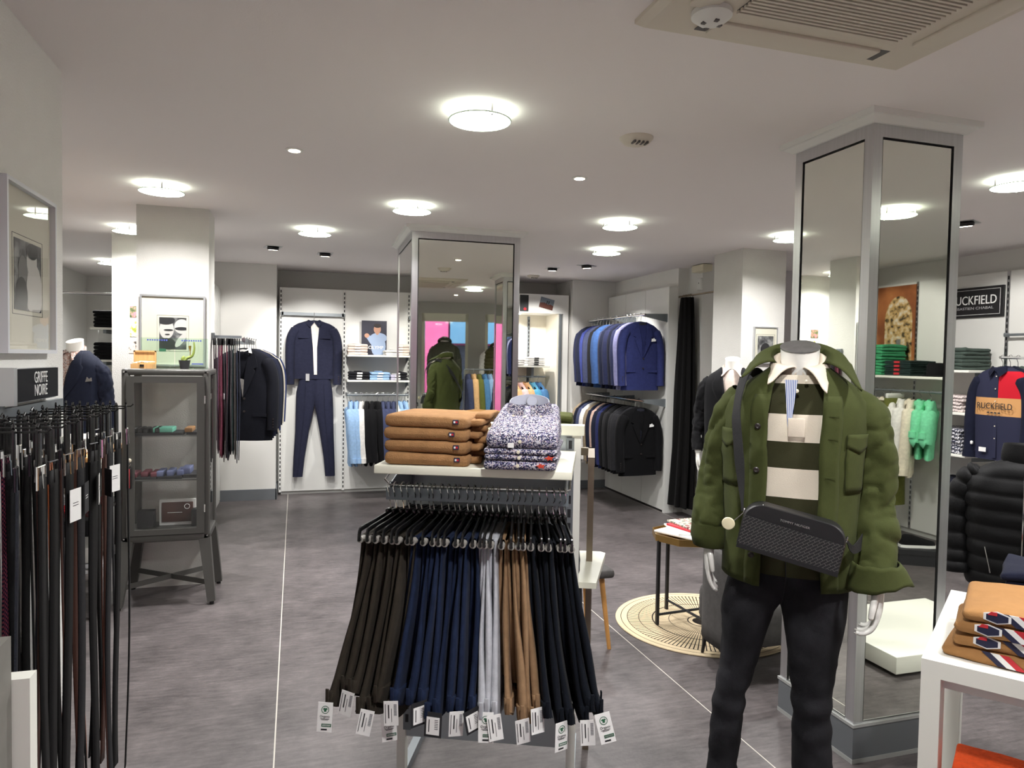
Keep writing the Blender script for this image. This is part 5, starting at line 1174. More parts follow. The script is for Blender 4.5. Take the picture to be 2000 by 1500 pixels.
def rail(name,lb,p0,p1,back):
    t=thing(name,lb,'rail'); m=MB(); m.cyl(p0,p1,.011,n=10); obj('tube',m,'grey_metal',t)
    for p in (p0,p1): m=MB(); q=Vector(p)+Vector(back); m.tube([p,q],[(.006,.016)]*2,4,sec=[(1,1),(-1,1),(-1,-1),(1,-1)]); obj('bracket',m,'grey_metal',t,smooth=0)
    return t
rail('clothes_rail','grey clothes rail below the shirt shelves',(.57,8.22,1.165),(1.93,8.22,1.165),(0,.28,0))
cols={'sky':('sky_shirt','pale blue shirt'),'white':('white_shirt','white shirt'),'black':('black_suit','black jacket'),'navy':('suit_navy2','navy jacket'),'slate':('slate_suit','slate blue jacket'),'blue':('royal','bright blue jacket')}
cloth('slate_suit',(66,72,100)); cloth('royal',(54,64,126)); cloth('royal2',(43,49,94)); cloth('lavender',(130,130,168)); cloth('azure',(64,94,146)); cloth('charcoal',(40,40,43)); cloth('nearblack',(14,14,16)); cloth('blush',(212,182,168)); cloth('tan_suit',(150,134,112)); cloth('ink',(40,44,72))
PROTO={}
def garment(mm,lapel,loc,rz,label,group,length=.80,squash=.5,square=False,sleeve=.6,name=None,cuff=None):
    k=(mm,lapel,length,squash,square,sleeve)
    if k not in PROTO:
        o=make_jacket(name or ('suit_jacket' if lapel else 'hanging_shirt'),label,mm,lapel=lapel,length=length,squash=squash,square=square,sleeve=sleeve,cat='jacket' if lapel else 'shirt',group=group,seed=len(PROTO)*3,cuff_m=None if lapel else mm); PROTO[k]=o
        o.location=loc; o.rotation_euler=(0,0,rz); return o
    return dup(PROTO[k],loc,rz,label,group)
seqb=['sky','sky','white','black','black','black','slate','slate','slate','slate','blue','white','sky','slate']
cn={}
for i,c_ in enumerate(seqb):
    x=.60+.061*i if i<11 else .66+.061*i+.02*i
    x=min(x,1.88); cn[c_]=cn.get(c_,0)+1; p=(x,8.22,1.178)
    mm,lb=cols[c_]; rz=R(90+random.uniform(-8,8))
    hang(p,rz,'black hanger below the shirt shelves, %s from the navy set'%ORD[i],'hangers below the shirt shelves')
    garment(mm,c_ not in('sky','white'),p,rz,'%s below the shirt shelves, %s of that colour from the navy set'%(lb,ORD[cn[c_]-1]),'garments below the shirt shelves',length=.80,squash=.42)
# ---------------------------------------------------------------- niche goods
ns=thing('niche_shelf','white shelf with rail inside the lit niche','shelf',(0,8.5,0)); m=MB(); m.rbox((2.56,.02,1.515),(.98,.32,.022),.003,2); obj('shelf',m,'shelf_white',ns); m=MB(); m.cyl((2.08,-.0,1.385),(3.04,-.0,1.385),.010,n=10); obj('rail',m,'grey_metal',ns); m=MB(); m.box(2.845,2.875,-.02,.16,1.37,1.50); obj('bracket',m,'grey_metal',ns,smooth=0)
shirt_pile(2.60,8.50,1.527,'white_shirt','white_shirt',3,'white niche shirt by the mirror column',h_=.028,band='print_black'); shirt_pile(2.87,8.50,1.527,'white_shirt','white_shirt',4,'white niche shirt by the dark edge',h_=.026,band='print_black')
cloth('salmon',(232,160,140)); cloth('peach',(226,180,130)); cloth('pink_shirt',(236,200,196)); cloth('aqua',(96,170,206)); cloth('denim_shirt',(84,130,176))
for i,(mm,lb) in enumerate((('aqua','turquoise'),('white_shirt','white'),('salmon','salmon'),('peach','apricot'),('pink_shirt','pale pink'),('peach','sand'),('aqua','aqua blue'),('denim_shirt','denim blue'))):
    p=(2.36+.082*i,8.50,1.397); hang(p,R(90),'hanger in the niche with the %s shirt'%lb,'niche hangers'); garment(mm,False,p,R(90+6),'%s shirt on the niche rail'%lb,'shirts on the niche rail',length=.78,squash=.55)
mat('sky_print',(120,130,140),.5); mat('earth_print',(96,52,40),.5)
m=MB(); m.box(-.09,.09,-.004,0,-.065,.065); t=obj('photo_print',m,'sky_print',None,(2.95,8.25,2.29),0,smooth=0,rot=(0,R(13),0)); tag(t,'tilted desert landscape print stuck on the niche surround','photo')
m=MB(); m.poly([(-.09,-.0045,-.065),(.09,-.0045,-.065),(.09,-.0045,-.01),(.05,-.0045,.0),(.02,-.0045,-.01),(-.03,-.0045,.005),(-.09,-.0045,-.01)]); obj('ground_print',m,'earth_print',t,smooth=0)
for x in (-.005,.018): m=MB(); m.box(x,x+.012,-.005,-.0046,-.005,.035); obj('rock_print',m,'photo_dark',t,smooth=0)
m=MB(); m.box(-.055,.055,-.004,0,-.1,.1); t=obj('photo_print',m,mat('poppy_dark',(30,32,34),.5),None,(2.66,8.25,2.285),0,smooth=0); tag(t,'dark upright print with a red flower on the niche surround','photo'); m=MB(); m.poly([(a,-.0045,c) for a,c in oval(.01,-.07,.02,.018)]); obj('flower_print',m,'flag_red',t,smooth=0)
# ---------------------------------------------------------------- two jacket rails
for k,(z,nm) in enumerate(((2.085,'upper'),(1.19,'lower'))):
    t=thing('jacket_rail','chrome %s jacket rail on grey brackets by the curtain'%nm,'rail',(3.45,0,z)); m=MB(); m.cyl((0,6.62,0),(0,8.12,0),.011,n=10); obj('tube',m,'chrome',t)
    for y in (6.68,7.42,8.1): m=MB(); m.poly([(0,y,-.015),(.30,y,-.07),(.30,y,.02),(0,y,.012)],.005,nrm=(0,1,0)); obj('bracket',m,'grey_metal',t,smooth=0)
up=[('royal2','royal blue'),('lavender','lavender'),('lavender','lilac grey'),('ink','ink blue'),('suit_midnight','midnight'),('ink','dusk blue'),('suit_navy2','navy'),('slate_suit','slate'),('azure','azure blue'),('azure','sky blue'),('charcoal','anthracite'),('slate_suit','pigeon blue'),('royal2','cobalt'),('royal','blue'),('suit_navy2','deep navy'),('ink','twilight')]
lo=[('nearblack','black'),('charcoal','charcoal'),('charcoal','graphite'),('charcoal','dark grey'),('black_suit','soft black'),('charcoal','smoke grey'),('black_suit','jet'),('royal2','blue'),('suit_navy2','navy'),('blush','blush pink'),('suit_navy2','marine'),('tan_suit','taupe'),('white_shirt','white'),('slate_suit','slate'),('suit_midnight','night blue'),('tan_suit','sand')]
for nm,lst,z in (('upper',up,2.098),('lower',lo,1.203)):
    for i,(mm,cn_) in enumerate(lst):
        p=(3.45,6.72+.086*i,z); rz=R((4 if i==0 else random.uniform(8,22)))
        hang(p,rz,'hanger under the %s jacket on the %s rail'%(cn_,nm),'%s rail hangers'%nm)
        garment(mm,True,p,rz,'%s jacket, %s from the curtain on the %s rail'%(cn_,ORD[i],nm),'jackets on the %s rail'%nm,length=.80,squash=.62,square=(i==0))
# ---------------------------------------------------------------- fitting room
t=thing('curtain_rod','thin steel curtain rod from the jacket wall to the fitting-room column','rod'); m=MB(); m.cyl((3.86,6.70,2.285),(3.86,5.70,2.285),.009,n=10); obj('tube',m,'steel_brown',t)
cu=thing('curtain','long black gathered curtain at the fitting room entrance','curtain',(3.86,6.50,0))
cloth('curtain_black',(12,11,11)); m=MB(); rings=[]
for k in range(24):
    f=k/23; z=lerp(2.265,.10,f); wy=lerp(.085,.20,f**.7); wx=lerp(.05,.085,f); r_=[]
    for i in range(48):
        a=2*math.pi*i/48; q=1+.22*math.sin(a*9+f*1.5)*(.6+.4*f); r_.append((wx*math.cos(a)*q+.01*math.sin(f*3),wy*math.sin(a)*q+.05*f,z))
    rings.append(r_)
m.loft(rings); obj('drape',m,'curtain_black',cu,smooth=70)
for k in range(4): m=MB(); m.tube([Vector((.022*math.cos(a),-.07+.045*k,2.275+.022*math.sin(a))) for a in [2*math.pi*q/12 for q in range(12)]],.003,6,closed=True); obj('ring',m,'steel_brown',cu)
t=thing('emergency_light','beige emergency light unit under the ceiling by the curtain','light',(3.93,6.35,2.50)); m=MB(); m.rbox((0,0,.05),(.11,.22,.07),.01,2); obj('housing',m,mat('beige_plastic',(214,206,182),.5),t)
t=thing('alarm_box','small white sensor box below the emergency light','sensor',(3.955,6.42,2.34)); m=MB(); m.rbox((0,0,.06),(.03,.07,.12),.008,2); obj('housing',m,'white_board',t); m=MB(); m.lathe([(.006,0),(.004,.004)],8,M=Matrix.Translation((-.015,0,.07))@Matrix.Rotation(R(-90),4,'Y')); obj('led',m,'print_black',t)
dressed('mannequin','headless mannequin in black suit and pale shirt in front of the fitting room',(3.40,5.00,0),R(-38),'black_suit','beige_stripe','black_suit',hz=1.635)
framed('framed_picture','small framed dark photograph on the fitting-room column',.24,.32,Matrix.Translation((3.92,5.298,1.60)),(-.08,.08,.04,.24),[(oval(0,.12,.05,.06),'photo_dark')],'frame_silver',.01,.02)
# ---------------------------------------------------------------- side table, rug, chairs
def rugp(nt,co):
    sx=nt.nodes.new('ShaderNodeSeparateXYZ'); nt.links.new(co,sx.inputs[0])
    at=nt.nodes.new('ShaderNodeMath'); at.operation='ARCTAN2'; nt.links.new(sx.outputs[1],at.inputs[0]); nt.links.new(sx.outputs[0],at.inputs[1])
    mu=nt.nodes.new('ShaderNodeMath'); mu.operation='MULTIPLY'; mu.inputs[1].default_value=120; nt.links.new(at.outputs[0],mu.inputs[0])
    si=nt.nodes.new('ShaderNodeMath'); si.operation='SINE'; nt.links.new(mu.outputs[0],si.inputs[0])
    ln=nt.nodes.new('ShaderNodeVectorMath'); ln.operation='LENGTH'; nt.links.new(co,ln.inputs[0])
    W_=1.0; D=0.0
    rings=ramp(nt,ln.outputs['Value'],[(0,(20,20,20)),(.06,(255,255,255)),(.085,(0,0,0)),(.092,(255,255,255)),(.20,(0,0,0)),(.205,(255,255,255)),(.30,(0,0,0)),(.305,(255,255,255)),(.385,(0,0,0)),(.39,(255,255,255)),(.455,(0,0,0)),(.46,(255,255,255)),(.495,(0,0,0)),(.50,(255,255,255))],True)
    spokes=ramp(nt,si.outputs[0],[(0,(255,255,255)),(.62,(0,0,0))],True)
    mask=ramp(nt,ln.outputs['Value'],[(0,(255,255,255)),(.09,(0,0,0)),(.46,(255,255,255))],True)
    mx=nt.nodes.new('ShaderNodeMix'); mx.data_type='RGBA'; mx.blend_type='LIGHTEN'; mx.inputs[0].default_value=1; nt.links.new(spokes,mx.inputs[6]); nt.links.new(mask,mx.inputs[7])
    m2=nt.nodes.new('ShaderNodeMix'); m2.data_type='RGBA'; m2.blend_type='MULTIPLY'; m2.inputs[0].default_value=1; nt.links.new(mx.outputs[2],m2.inputs[6]); nt.links.new(rings,m2.inputs[7])
    return ramp(nt,m2.outputs[2],[(0,(40,36,34)),(1,(206,188,156))])
tex_mat('rug_pattern',rugp,.95,.1,bump=(400,.4))
m=MB(); m.lathe([(.53,0),(.532,.004),(.53,.007),(.02,.0075)],72); tag(obj('round_rug',m,'rug_pattern',None,(2.41,3.78,.0006)),'round cream rug with black sunburst lines under the side table','rug')
st=thing('side_table','small brass-topped side table with thin black legs on the round rug','table',(2.318,3.822,.008),R(1))
m=MB(); m.lathe([(.21,.505),(.225,.51),(.225,.55),(.218,.55),(.216,.535),(.01,.535)],8); obj('tray_top',m,'brass',st,smooth=30)
for a in range(4):
    an=R(1+90*a+3); x,y=.21*math.cos(an+R(0)),.21*math.sin(an); m=MB(); m.box(x-.009,x+.009,y-.009,y+.009,0,.515); obj('leg',m,'black_metal',st,smooth=0)
for a in range(2):
    an=R(4+90*a); m=MB(); m.tube([(.21*math.cos(an),.21*math.sin(an),.06),(-.21*math.cos(an),-.21*math.sin(an),.06)],.008,6); obj('stretcher',m,'black_metal',st)
photo_mat('mag_cover',[(.4,(120,60,60)),(.5,(216,206,190)),(.62,(80,96,80))],40)
for k,(mm,dx,dy,rz,lb) in enumerate((('paper_white',-.06,-.03,25,'white magazine at the bottom of the side-table pile'),('paper_white',-.01,.0,-10,'white magazine in the middle of the side-table pile'),('flag_red',.03,-.01,12,'red-edged magazine on the side table'),('mag_cover',.045,.02,4,'colourful magazine topping the side-table pile'))):
    m=MB(); m.rbox((0,0,.006),(.20,.27,.011),.002,2); tag(obj('magazine',m,mm,None,(2.318+dx,3.822+dy,.5585+.0115*k),R(rz)),lb,'magazine','magazines on the side table')
ac=thing('tub_armchair','dark grey low tub armchair with thin metal legs behind the mannequin','armchair',(2.42,3.17,0))
cloth('chair_grey',(78,76,75),.9,500,.3); m=MB()
m.rbox((0,0,.29),(.60,.46,.22),.05,3); obj('seat',m,'chair_grey',ac,smooth=60)
m=MB(); n=30
def tub(u,v):
    a=R(lerp(-50,230,u)); rx,ry=.335,.265; t_=abs(2*u-1); zt=lerp(.66,.60,t_); return Vector((rx*math.copysign(abs(math.cos(a))**.7,math.cos(a)),ry*math.copysign(abs(math.sin(a))**.7,math.sin(a)),lerp(.13,zt,v)))
m.grid(tub,40,6); o=obj('shell',m,'chair_grey',ac,smooth=70); md=o.modifiers.new('thick','SOLIDIFY'); md.thickness=.05; md.offset=-1
for sx in (-1,1):
    for sy in (-1,1): m=MB(); m.cyl((sx*.27,sy*.20,.0),(sx*.25,sy*.18,.19),.008,.014,n=10); obj('leg',m,'black_metal',ac)
wc=thing('wooden_leg_chair','low chair with round wooden legs behind the trouser stand','chair',(1.48,3.72,0)); m=MB(); m.rbox((0,0,.43),(.42,.40,.05),.02,2); obj('seat',m,'chair_grey',wc)
for sx in (-1,1):
    for sy in (-1,1): m=MB(); m.cyl((sx*.20,sy*.16,0),(sx*.16,sy*.12,.41),.011,.016,n=10); obj('leg',m,'oak',wc)
# ---------------------------------------------------------------- right wall
sg=thing('brand_sign','black framed RUCKFIELD sign on the right wall','sign',(5.638,4.83,2.03)); m=MB(); m.box(-.022,0,-.36,.36,0,.26); obj('board',m,mat('sign_matt',(26,25,27),.5),sg,smooth=0)
m=MB()
for a,b,c,d in ((-.335,.335,.022,.025),(-.335,.335,.235,.238),(-.335,-.332,.022,.238),(.332,.335,.022,.238)): m.box(-.0235,-.022,a,b,c,d)
obj('white_line',m,'paper_white',sg,smooth=0)
text('lettering','RUCKFIELD',.108,'paper_white',sg,(-.0235,-.085,.145),(R(90),0,R(-90)),sx=.80,extrude=.0015); text('lettering','SEBASTIEN CHABAL',.032,'paper_grey',sg,(-.0235,-.085,.078),(R(90),0,R(-90)),sx=1.35)
cloth('hoodie_green',(70,82,76)); cloth('tee_navy',(24,27,44)); tex_mat('floral_white',lambda nt,co:scarf(nt,co),.9)
photo_mat('dark_pattern',[(.42,(34,38,56)),(.5,(60,64,84)),(.56,(224,222,226))],90); photo_mat('pink_pattern',[(.40,(70,60,66)),(.48,(226,212,208))],90)
def wall_shelf(y0,y1,z,lb,x=5.635,dep=.36):
    t=thing('wall_shelf',lb,'shelf',(x,0,z)); m=MB(); m.rbox((-dep/2,(y0+y1)/2,-.011),(dep,y1-y0,.022),.003,2); obj('board',m,'shelf_white',t); m=MB(); m.box(-dep*.7,0,(y0+.03),(y0+.036),-.06,-.022); obj('bracket',m,'grey_metal',t,smooth=0); return t
for k,(z,mm,n,h_,lb) in enumerate(((1.575,'hoodie_green',3,.062,'grey-green hooded sweatshirt'),(1.222,'pink_pattern',5,.028,'white shirt with tiny pattern'),(.872,'dark_pattern',7,.03,'dark shirt with white flecks'),(.512,'tee_navy',3,.045,'navy printed T-shirt'))):
    wall_shelf(4.47,5.18,z,'white wall shelf under the %s pile right of the mirror column'%lb)
    for q in range(n): folded('folded_garment','%s, %s up on its wall shelf'%(lb,ORD[q]),'folded top',.34,.30,h_,mm,(5.44,4.70,z+q*h_),R(-90+random.uniform(-4,4)),seed=q+k*9,layers=2 if h_>.04 else 1,amp=.012 if k==0 else .006,group='folded tops on the right wall shelves')
    for q in range(max(2,n-2)): folded('folded_garment','%s in the second pile, %s up on its wall shelf'%(lb,ORD[q]),'folded top',.30,.30,h_,mm if k!=2 else 'pink_pattern',(5.44,5.03,z+q*h_),R(-90),seed=q+k*5+2,layers=1,group='folded tops on the right wall shelves')
m=MB(); m.box(-.004,0,-.09,.05,.06,.075); m.box(-.004,0,-.07,.03,.035,.05)
rail('wall_bar','grey bar across the right wall bay',(5.58,4.42,1.87),(5.58,3.74,1.87),(.05,0,0))
fa=thing('face_out_arm','chrome arm carrying the rugby polo on the right wall','rail',(5.63,4.20,1.68)); m=MB(); m.tube([(0,0,0),(-.36,0,-.0)],.011,10); obj('arm',m,'chrome',fa); m=MB(); m.box(-.01,.0,-.03,.03,-.05,.05); obj('plate',m,'chrome',fa,smooth=0)
def polo(nt,co):
    s_=nt.nodes.new('ShaderNodeSeparateXYZ'); nt.links.new(co,s_.inputs[0])
    mr=nt.nodes.new('ShaderNodeMapRange'); mr.inputs[1].default_value=-.8; mr.inputs[2].default_value=0; nt.links.new(s_.outputs[2],mr.inputs[0])
    n=(38,40,62); zz=lambda v:(v+.8)/.8
    a=ramp(nt,mr.outputs[0],[(0,n),(zz(-.47),(196,146,94)),(zz(-.33),n)],True); b=ramp(nt,mr.outputs[0],[(0,n),(zz(-.47),(196,146,94)),(zz(-.33),(186,22,40)),(zz(-.12),n)],True)
    gt=nt.nodes.new('ShaderNodeMath'); gt.operation='GREATER_THAN'; gt.inputs[1].default_value=.015; nt.links.new(s_.outputs[0],gt.inputs[0])
    mx=nt.nodes.new('ShaderNodeMix'); mx.data_type='RGBA'; nt.links.new(gt.outputs[0],mx.inputs[0]); nt.links.new(a,mx.inputs[6]); nt.links.new(b,mx.inputs[7]); return mx.outputs[2]
tex_mat('polo_blocks',polo,.9)
for i in range(4):
    p=(5.30+.08*i,4.20,1.692); hang(p,R(-90),'hanger on the polo arm, %s from its tip'%ORD[i],'polo arm hangers')
    if i==0:
        pj=make_jacket('rugby_polo','navy, red and camel rugby polo with RUCKFIELD lettering on the right wall','polo_blocks',lapel=False,length=.82,squash=.8,sleeve=.66,seed=33,cat='polo',collar_m='tee_navy',cuff_m='tee_navy'); pj.location=p; pj.rotation_euler=(0,0,R(-90))
        text('lettering','RUCKFIELD',.068,'print_black',pj,(0,-.072,-.395),(R(90),0,0),extrude=.0008,sx=.85); [obj('printed_dash',MB().box(-.06+.03*q,-.04+.03*q,-.0715,-.070,-.450,-.440),'print_black',pj,smooth=0) for q in range(4)]
        m=MB(); m.rbox((-.19,-.06,-.70),(.02,.02,.03),.009,2); obj('security_tag',m,'paper_white',pj); m=MB(); m.box(-.12,-.06,-.068,-.065,-.76,-.725); obj('hem_label',m,'paper_white',pj,smooth=0)
        for c in kids(pj):
            if c.name.startswith('sleeve'): c.data.materials.clear(); c.data.materials.append(MATS['tee_navy'])
    else: garment(('tee_navy','hoodie_green','flag_red')[i-1] if i<3 else 'tee_navy',False,p,R(-90),'%s long-sleeved polo behind the colour-block polo, %s'%(('navy','grey-green','dark navy')[i-1],ORD[i-1]),'polos behind the colour-block polo',length=.80,squash=.7)
# ---------------------------------------------------------------- black puffer on a stand
pf=thing('puffer_jacket','black quilted puffer jacket hanging on a stand behind the sweatshirt table','jacket',(3.85,2.90,-.04),R(-52)); cloth('puffer_black',(15,15,16),.6,200,.15)
mb=MB()
def pfs(u,v):
    z=lerp(.42,1.13,v); rx,ry=interp([(.42,(.245,.15)),(.7,(.26,.165)),(.95,(.265,.16)),(1.03,(.25,.14)),(1.09,(.17,.11)),(1.13,(.095,.085))],z); q=.017*abs(math.sin((z-.42)*math.pi/.088))**.55
    a=2*math.pi*u-math.pi/2; d_=nz((math.cos(a)*3,math.sin(a)*3,z*12),1,8)*.008
    return Vector(((rx+q+d_)*math.copysign(abs(math.cos(a))**.87,math.cos(a)),(ry+q+d_)*math.copysign(abs(math.sin(a))**.87,math.sin(a)),z))
mb.grid(pfs,56,80); obj('quilted_body',mb,'puffer_black',pf,smooth=80)
for s_ in (-1,1):
    m=MB(); P=catmull([(s_*.19,0,1.06),(s_*.265,0,.98),(s_*.305,-.01,.80),(s_*.30,-.03,.60),(s_*.29,-.05,.47)],16); m.tube(P,[(.058+.014*abs(math.sin(i*math.pi/8))**.6)*(1 if i>2 else .8) for i in range(len(P))],16); obj('sleeve',m,'puffer_black',pf,smooth=80)
    m=MB(); q=[pfs(.25*s_*.4 if s_>0 else 1-.1,0.0)]; m.tube([(s_*.135,-.165,.52),(s_*.165,-.168,.66)],.004,6); obj('pocket_zip',m,'chrome',pf)
m=MB(); m.tube([(0,-.172,.44),(0,-.182,.7),(0,-.178,.95),(0,-.13,1.09)],.005,6); obj('front_zip',m,'chrome',pf)
m=MB(); m.loft([se(0,.0,z,rx,ry,28,2.2) for z,rx,ry in ((1.10,.10,.095),(1.14,.11,.10),(1.18,.108,.098),(1.22,.10,.09),(1.21,.085,.075),(1.15,.085,.075))],False,False); obj('collar',m,'puffer_black',pf,smooth=80)
ps=thing('bust_stand','cream torso form on a round-footed pole inside the black puffer','stand',(3.85,2.90,0),R(-52)); m=MB(); m.loft([se(0,0,z,rx,ry,20,2.2) for z,rx,ry in ((.385,.20,.12),(.55,.19,.12),(.8,.18,.115),(1.0,.18,.10),(1.08,.10,.08),(1.15,.06,.06))]); obj('torso_form',m,'tag_cream',ps,smooth=60); m=MB(); m.cyl((0,0,.01),(0,0,.40),.014,n=10); obj('pole',m,'chrome',ps); m=MB(); m.lathe([(.15,0),(.15,.008),(.02,.014)],24); obj('foot',m,'chrome',ps)
# ---------------------------------------------------------------- white table with camel sweatshirts
TA=R(-54); TO=Vector((1.753,1.601,0)); TM=Matrix.Translation(TO)@Matrix.Rotation(TA,4,'Z')    # local x along the front edge, y away from the camera
tb=thing('white_table','white block-legged display table holding the camel sweatshirts','table',TO,TA)
m=MB(); m.box(0,.62,0,.80,.70,.75); obj('table_top',m,'shelf_white',tb,smooth=0)
for x in (0,.57):
    for y in (0,.68): m=MB(); m.box(x,x+.05,y,y+.12,0,.70); obj('leg',m,'shelf_white',tb,smooth=0)
m=MB(); m.box(.05,.57,.06,.08,.655,.70); obj('apron',m,'white_board',tb,smooth=0)
cloth('camel_sweat',(164,121,76),.85,300,.2,.05)
for i in range(4):
    zz=.75+.040*i; p=TM@Vector((.27+.012*i,.235+.012*math.sin(i*2),zz)); rz=TA+R((-3,2,-1,1.5)[i])
    t=thing('folded_sweatshirt','camel sweatshirt with tricolour stripe, %s up in the pile on the white table'%ORD[i],'sweatshirt',p,rz,'camel sweatshirts on the white table')
    m=MB()
    def fn(q,i=i):
        n1=nz((q.x*8,q.y*8,q.z*9+i),1,i+2); n2=nz((q.x*20,q.y*20,q.z*20),1,i); k=max(0,-q.x-.13)/.08
        return Vector((q.x,q.y+n1*.008,max(.0006,q.z+n1*.006*(q.z/.047)+n2*.003-.012*k*(q.z/.047))))
    m.rbox((0,0,.0205),(.44,.36,.042),.019,4,fn=fn,nx=12,ny=8,nz=3); obj('folded_body',m,'camel_sweat',t,smooth=75)
    def strip(x0,mi):      # slanted tricolour band on the front fold
        m=MB()
        for k,mm in enumerate((0,1,2)):
            a=x0+.022*k; m.poly([(a,-.1815,.040),(a+.022,-.1815,.040),(a+.062,-.1815,.006),(a+.040,-.1815,.006)],.002,mi=mm,nrm=(0,-1,0))
        return m
    obj('tricolour_band',strip((-.12,-.10,-.12,-.13)[i],0),['flag_navy','paper_white','flag_red'],t,smooth=0)
    if i>0:
        m=MB(); hx=lambda r_,dx=0:[(-.135+dx+r_*1.25*math.cos(R(60*k+30))*1.0,r_*.8*math.sin(R(60*k+30))) for k in range(6)]
        m.poly([(a,-.182,.026+b*.75) for a,b in hx(.030)],.002,mi=1,nrm=(0,-1,0)); m.poly([(a,-.1835,.026+b*.75) for a,b in hx(.024)],.002,mi=0,nrm=(0,-1,0)); m.poly([(-.158,-.186,.032),(-.135,-.186,.032),(-.135,-.186,.042),(-.150,-.186,.042)],.001,mi=2,nrm=(0,-1,0)); obj('hexagon_patch',m,['flag_navy','paper_white','flag_red'],t,smooth=0)
for i in range(3): folded('folded_sweatshirt','dark navy sweatshirt, %s up in the pile behind the camel ones'%ORD[i],'sweatshirt',.42,.30,.06,'tee_navy',TM@Vector((.38,.63,.75+.06*i)),TA,seed=i+3,amp=.014,group='navy sweatshirts on the white table')
cloth('orange_knit',(226,84,34),.9,120,.6); cloth('denim_blue',(78,92,124),.9,300,.4,.2)
lw=thing('low_display_cube','low white display cube beneath the table edge','display cube',(2.065,1.444,0),TA); m=MB(); m.rbox((0,0,.16),(.44,.30,.32),.004,2); obj('cube_body',m,'shelf_white',lw)
for i in range(2): folded('folded_jumper','orange ribbed jumper, %s up on the low cube'%ORD[i],'jumper',.26,.28,.05,'orange_knit',(1.972,1.505,.321+.05*i),TA,seed=i,group='orange jumpers on the low cube')
for i in range(3): folded('folded_jeans','blue denim jeans, %s up on the low cube'%ORD[i],'jeans',.22,.28,.05,'denim_blue',(2.135,1.350,.321+.05*i),TA,seed=i+8,amp=.012,group='denim on the low cube')
# ---------------------------------------------------------------- goods on the right wall behind the camera (seen in the mirror column)
po=thing('arch_poster','large poster of a sunlit terracotta archway with palm on the side wall','poster',(5.635,-1.03,1.52)); m=MB(); m.box(-.008,0,-.23,.23,0,.86); obj('sheet',m,photo_mat('terracotta',[(.35,(128,74,44)),(.6,(176,110,66)),(.7,(200,150,96))],3),po,smooth=0)
m=MB(); m.poly([(-.0085,a,c) for a,c in [(-.13,.0),(.20,.0)]+[(.035+.165*math.cos(R(k)),.52+.24*math.sin(R(k))) for k in range(0,181,15)]],0); obj('arch_print',m,photo_mat('arch_view',[(.38,(60,52,40)),(.5,(196,160,104)),(.65,(214,204,186))],16),po,smooth=0)
m=MB(); m.box(-.0095,-.009,.02,.07,.20,.34); obj('window_print',m,'photo_mid',po,smooth=0)
wall_shelf(-1.45,-.10,1.51,'long white shelf under the green sweatshirts behind the camera')
cloth('leaf_green',(66,150,104)); cloth('mint_tee',(124,216,168)); cloth('bottle',(36,52,50)); cloth('cream_trs',(226,216,196)); cloth('olive_cord',(106,110,56),.9,150,.5)
for i in range(5): folded('folded_sweatshirt','leaf green sweatshirt, %s up in the pile before the arch poster'%ORD[i],'sweatshirt',.38,.30,.058,'leaf_green',(5.44,-1.03,1.51+.058*i),R(-90),seed=i,amp=.014,group='green sweatshirts before the poster')
for i in range(4): folded('folded_sweatshirt','bottle green sweatshirt with red label, %s up beside the leaf green pile'%ORD[i],'sweatshirt',.30,.30,.035,'bottle',(5.44,-.66,1.51+.035*i),R(-90),seed=i+3,band='flag_red',group='bottle green sweatshirts')
m=MB(); m.lathe([(.13,0),(.13,.01),(.09,.012),(.085,.10),(.07,.12),(.02,.122)],28); tag(obj('felt_hat',m,'black_cloth',None,(5.44,-.36,1.511)),'black felt hat on the long shelf beside the bottle green pile','hat')
rail('clothes_rail','chrome clothes rail under the green sweatshirt shelf',(5.40,-1.42,1.37),(5.40,-.26,1.37),(.23,0,0))
def stripe2(nt,co):
    s_=nt.nodes.new('ShaderNodeSeparateXYZ'); nt.links.new(co,s_.inputs[0]); mu=nt.nodes.new('ShaderNodeMath'); mu.operation='MULTIPLY'; mu.inputs[1].default_value=34; nt.links.new(s_.outputs[2],mu.inputs[0]); si=nt.nodes.new('ShaderNodeMath'); si.operation='SINE'; nt.links.new(mu.outputs[0],si.inputs[0]); return ramp(nt,si.outputs[0],[(0,(226,216,198)),(.5,(78,76,44))],True)
tex_mat('rugby_hang',stripe2,.9)
for i,(mm,lb) in enumerate((('sky_shirt','pale flecked shirt'),('tee_navy','navy sweatshirt'),('rugby_hang','cream and olive striped rugby shirt'),('rugby_hang','second cream and olive striped rugby shirt'),('white_shirt','white sweatshirt'),('white_shirt','second white sweatshirt'),('cream_trs','cream overshirt'),('mint_tee','mint T-shirt'),('mint_tee','second mint T-shirt'))):
    p=(5.40,-1.22+.105*i,1.382); rz=R(-43+i*.5); hang(p,rz,'chrome-hook hanger under the %s by the arch poster'%lb,'side wall hangers')
    garment(mm,False,p,rz,'%s on the rail under the green sweatshirts'%lb,'garments under the green sweatshirts',length=.78 if 'mint' not in mm else .6,squash=.6,sleeve=.6 if 'mint' not in mm else .25)
ot=thing('hanging_trousers','olive corduroy trousers hanging among the tops under the green sweatshirts','trousers',(5.36,-.74,1.30)); m=MB(); m.loft([se(0,0,z,rx,.05,20,2.4) for z,rx in ((0,.11),(-.5,.13),(-1.0,.15))]); obj('legs',m,'olive_cord',ot,smooth=70); m=MB(); m.tube([(0,-.053,0),(0,-.053,-.99)],.004,6); obj('side_seam',m,'olive_cord',ot); m=MB(); m.rbox((0,0,.02),(.2,.03,.05),.01,2); obj('clip_bar',m,'white_board',ot)
